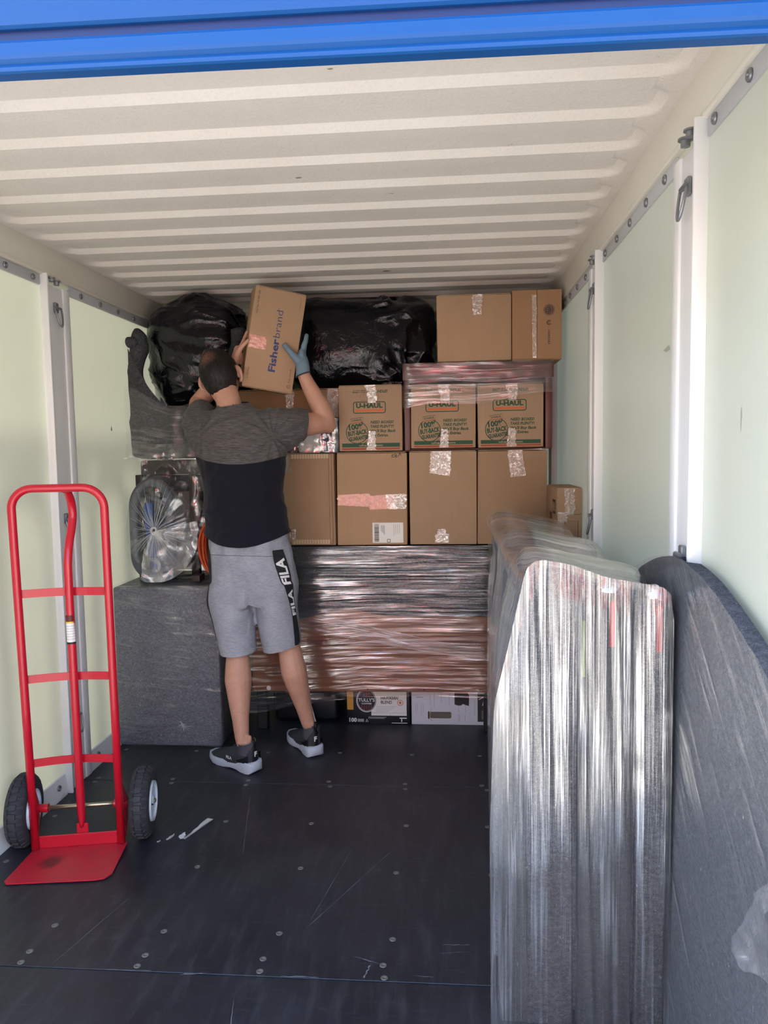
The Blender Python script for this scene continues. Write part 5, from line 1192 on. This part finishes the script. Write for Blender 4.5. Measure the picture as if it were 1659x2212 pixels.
def onto(bv, p, axis_pt, lift):
    """p moved onto the cloth along the line to axis_pt"""
    d = (V(axis_pt)-V(p)).normalized(); o = V(p)-d*.1; h = bv.ray_cast(o, d)
    return (h[0]-d*lift) if h[0] else V(p)
def axis_at(z, right):
    if right:
        t = max(0, min(1, (z-.66)/.26)); t = t*t*(3-2*t); return V((.80-.12*t, 3.25+.012*t, z))
    return V((.59-.07*(z-.7)*0, 3.24, z))
def side(right, ang, z, lift=.0025):
    c = axis_at(z, right); s = 1 if right else -1
    return onto(BS, c + V((s*math.sin(ang), -math.cos(ang), 0))*.24, c, lift)
M_strip = plain('black_stripe', srgb(18, 19, 26), .8); M_wprint = plain('white_fabric_print', srgb(220, 220, 222), .7)
def sang(z): return 1.02 + .10*(z-.7) if z < .84 else 1.22
for right in (True, False):
    o = MB().grid(lambda u, v: side(right, (1.05 if right else 1.15)+.36*(u-.5)+.30*(.95-(.515+.435*v))*0, .515+.435*v), 6, 60).out('side_stripe', M_strip, man, True)
    for z0 in (.66, .80) if right else ():
        c = bpy.data.curves.new('font', 'FONT'); c.body = 'FILA'; c.offset = .035; c.resolution_u = 2; f = bpy.data.objects.new('font', c); COL.objects.link(f)
        dg = bpy.context.evaluated_depsgraph_get(); dg.update(); me = bpy.data.meshes.new_from_object(f.evaluated_get(dg)); bpy.data.objects.remove(f)
        b = bmesh.new(); b.from_mesh(me); bmesh.ops.triangulate(b, faces=b.faces[:]); bmesh.ops.subdivide_edges(b, edges=[e for e in b.edges if e.calc_length() > .12], cuts=2, use_grid_fill=False); bmesh.ops.triangulate(b, faces=b.faces[:]); b.verts.index_update()
        q = [v.co.copy() for v in b.verts]; x0 = min(v.x for v in q); x1 = max(v.x for v in q)
        vs = [side(True, 1.15 - .24*v.y/.7, z0 + .115*(v.x-x0)/(x1-x0), .0045) for v in q]; mesh('lettering', vs, [[v.index for v in fc.verts] for fc in b.faces], M_wprint, o); b.free(); bpy.data.meshes.remove(me)
def band(z, k):  # seam lines around the seat and the hems
    return [onto(BS, V((.675+.3*math.sin(a), 3.262-.3*math.cos(a), z+.018*math.cos(a*1.3+.4))), V((.675, 3.262, z)), .0006) for a in [(-1.25+2.5*i/40) for i in range(41)]]
MB().tube(band(.925, 0), .0012, 6).out('yoke_seam', M_strip, man, True) if False else MB().tube(band(.925, 0), .0013, 6).out('yoke_seam', plain('grey_seam', srgb(104, 106, 116), .9), man, True)
for right, z, tilt in ((False, .513, .0), (True, .536, .20)):
    c = axis_at(z, right) if right else V((.62, 3.205, z)); c = V((.811, 3.24, z)) if right else c
    MB().tube([onto(BS, c+V((.2*math.sin(a), -.2*math.cos(a), tilt*.085*math.sin(a))), c+V((0, 0, tilt*.085*math.sin(a))), .0004) for a in [-1.15+(2.2 if right else 2.0)*i/30 + (0 if not right else .1) for i in range(31)]], .0012, 6).out('hem_seam', M_shortb, man, True)
# shoes
M_knit = plain('dark_grey_knit', srgb(44, 48, 54), .85, bump=.3, bscale=260); M_coll = plain('slate_collar', srgb(72, 70, 80), .85); M_sole = plain('pale_grey_foam', srgb(176, 184, 198), .6, bump=.1); M_heel = plain('black_heel_tab', srgb(14, 15, 18), .5)
for i, (h, d) in enumerate(FT):
    sd_ = V((-d.y, d.x, 0)); Lg = .272
    def sp(t, w, z): return h + d*(t*Lg) + sd_*w + V((0, 0, z))
    rings = []
    for t, w, z0, z1 in ((-.075, .014, .020, .034), (-.055, .030, .010, .044), (-.01, .0405, .0025, .051), (.06, .043, .001, .050), (.18, .042, .001, .042), (.3, .0385, .005, .037), (.42, .039, .006, .036), (.58, .047, .0015, .037), (.70, .0505, .0012, .036), (.82, .0475, .004, .036), (.93, .036, .013, .038), (.995, .018, .024, .040)):
        b_ = .006; rings.append([sp(t, w*.94, z0), sp(t, w, z0+b_), sp(t, w*.99, z1-b_), sp(t, w*.93, z1), sp(t, -w*.93, z1), sp(t, -w*.99, z1-b_), sp(t, -w, z0+b_), sp(t, -w*.94, z0)])
    auto_smooth(MB().loft(rings).out('shoe_sole', M_sole, man), 50)
    rings = []
    for t, w, z0, z1 in ((-.012, .018, .038, .112), (.02, .031, .038, .114), (.10, .0375, .036, .104), (.20, .038, .034, .098), (.30, .038, .032, .102), (.38, .039, .030, .100), (.50, .042, .028, .085), (.65, .0455, .026, .068), (.80, .043, .026, .056), (.92, .031, .026, .044), (.975, .014, .026, .034)):
        r_ = []
        for k in range(20):
            a = math.pi*k/19; ca, sa = math.cos(a), math.sin(a); r_.append(sp(t, w*math.copysign(abs(ca)**.7, ca), z0+(z1-z0)*abs(sa)**.75))
        rings.append(r_)
    up = MB().loft(rings).out('shoe_upper', M_knit, man, True)
    rings = []
    for kz, z in enumerate((.075, .098, .116, .122)):
        g = 1+.06*(kz == 3); rings.append([sp(.155+.165*math.cos(a)*(1+.10*(kz > 1)), .0375*g*math.sin(a), z + (.016 if kz > 1 else 0)*(abs(math.cos(a))**2)*1.1*(1 if math.cos(a) < 0 else .7)) for a in [2*math.pi*k/24 for k in range(24)]])
    MB().loft(rings, False).out('shoe_collar', M_coll, up, True)
    tab = MB().grid(lambda u, v: sp(-.026+.03*(2*u-1)**2*1.2 + (-.012 if v > .8 else 0), .026*(2*u-1)*(1-.45*v), .050+.092*v), 10, 10).out('heel_tab', M_heel, up, True)
    MB().tube([sp(-.03, 0, .128), sp(-.045, 0, .145), sp(-.03, 0, .158), sp(-.012, 0, .14)], .006, 8).out('pull_loop', M_heel, up, True)
    # heel counter sweeping along the sides
    for s in (-1, 1):
        MB().grid(lambda u, v: sp(.0+.26*u, s*(.0365+.0045*min(1, u*3)), .046+(.036-.026*u)*v*(1-.45*u)), 12, 4).out('heel_counter', M_heel, up, True)
    text('F', tuple(sp(-.031, .009, .074)), .021, M_wprint, tab, right=-sd_, up=(0, 0, 1), bold=.05, lift=.003)
    if i == 0:
        text('FILA', tuple(sp(.46, .0455, .050)), .013, M_wprint, up, .036, right=-d, up=(0, 0, 1), bold=.03, lift=.004)
    for k in range(4):
        t = .42+.055*k; MB().tube([sp(t, .02, .085-.012*k), sp(t+.01, .008, .098-.014*k), sp(t, -.008, .098-.014*k), sp(t+.01, -.02, .085-.012*k)], .003, 6).out('lace', M_knit, up, True)
# glove on the right hand
M_glove = plain('blue_grey_glove', srgb(112, 136, 152), .7, bump=.25, bscale=200); M_palm = plain('slate_glove_coating', srgb(112, 130, 142), .6)
mb = MB(); PR = V((.887, 3.482, 1.800))
limb(mb, [WRR+V((-.001, 0, -.012)), WRR+V((-.002, .01, .03)), PR], [.034, .032, .026], 16)
for d_ in (V((0, -.012, .006)), V((0, .010, .004)), V((0, .03, -.004))): ball(mb, PR+d_, (.0185, .022, .04))
for f in ([V((.896, 3.478, 1.852)), V((.903, 3.494, 1.884)), V((.906, 3.508, 1.910))], [V((.893, 3.502, 1.852)), V((.898, 3.524, 1.884)), V((.90, 3.542, 1.905))], [V((.888, 3.524, 1.842)), V((.888, 3.55, 1.868)), V((.886, 3.572, 1.882))], [V((.882, 3.54, 1.825)), V((.876, 3.565, 1.842)), V((.872, 3.58, 1.85))]):
    limb(mb, [PR+V((0, .01, .01))] + f, [.016, .0125, .0115, .0105], 10, 5)
limb(mb, [V((.892, 3.468, 1.768)), V((.868, 3.450, 1.795)), V((.842, 3.440, 1.826)), V((.818, 3.440, 1.856))], [.024, .019, .0135, .0125], 12, 5)
gl = remeshed('work_glove', mb, .0042, 4, M_glove, man, lambda p, n: p+n*(.0012*noise.noise(p*40)), [((WRR.x, WRR.y, WRR.z-.006), (.35, .1, -1), (WRR.x, WRR.y, WRR.z-.03), .06)])
cp = [WRR + V((.0335*math.cos(a), .0335*math.sin(a), -.006+.35*.0335*math.cos(a))) for a in [2*math.pi*k/24 for k in range(24)]]
MB().tube(cp, .0032, 8, closed=True).out('glove_cuff', plain('dark_cuff_edge', srgb(52, 58, 66), .8), gl, True)
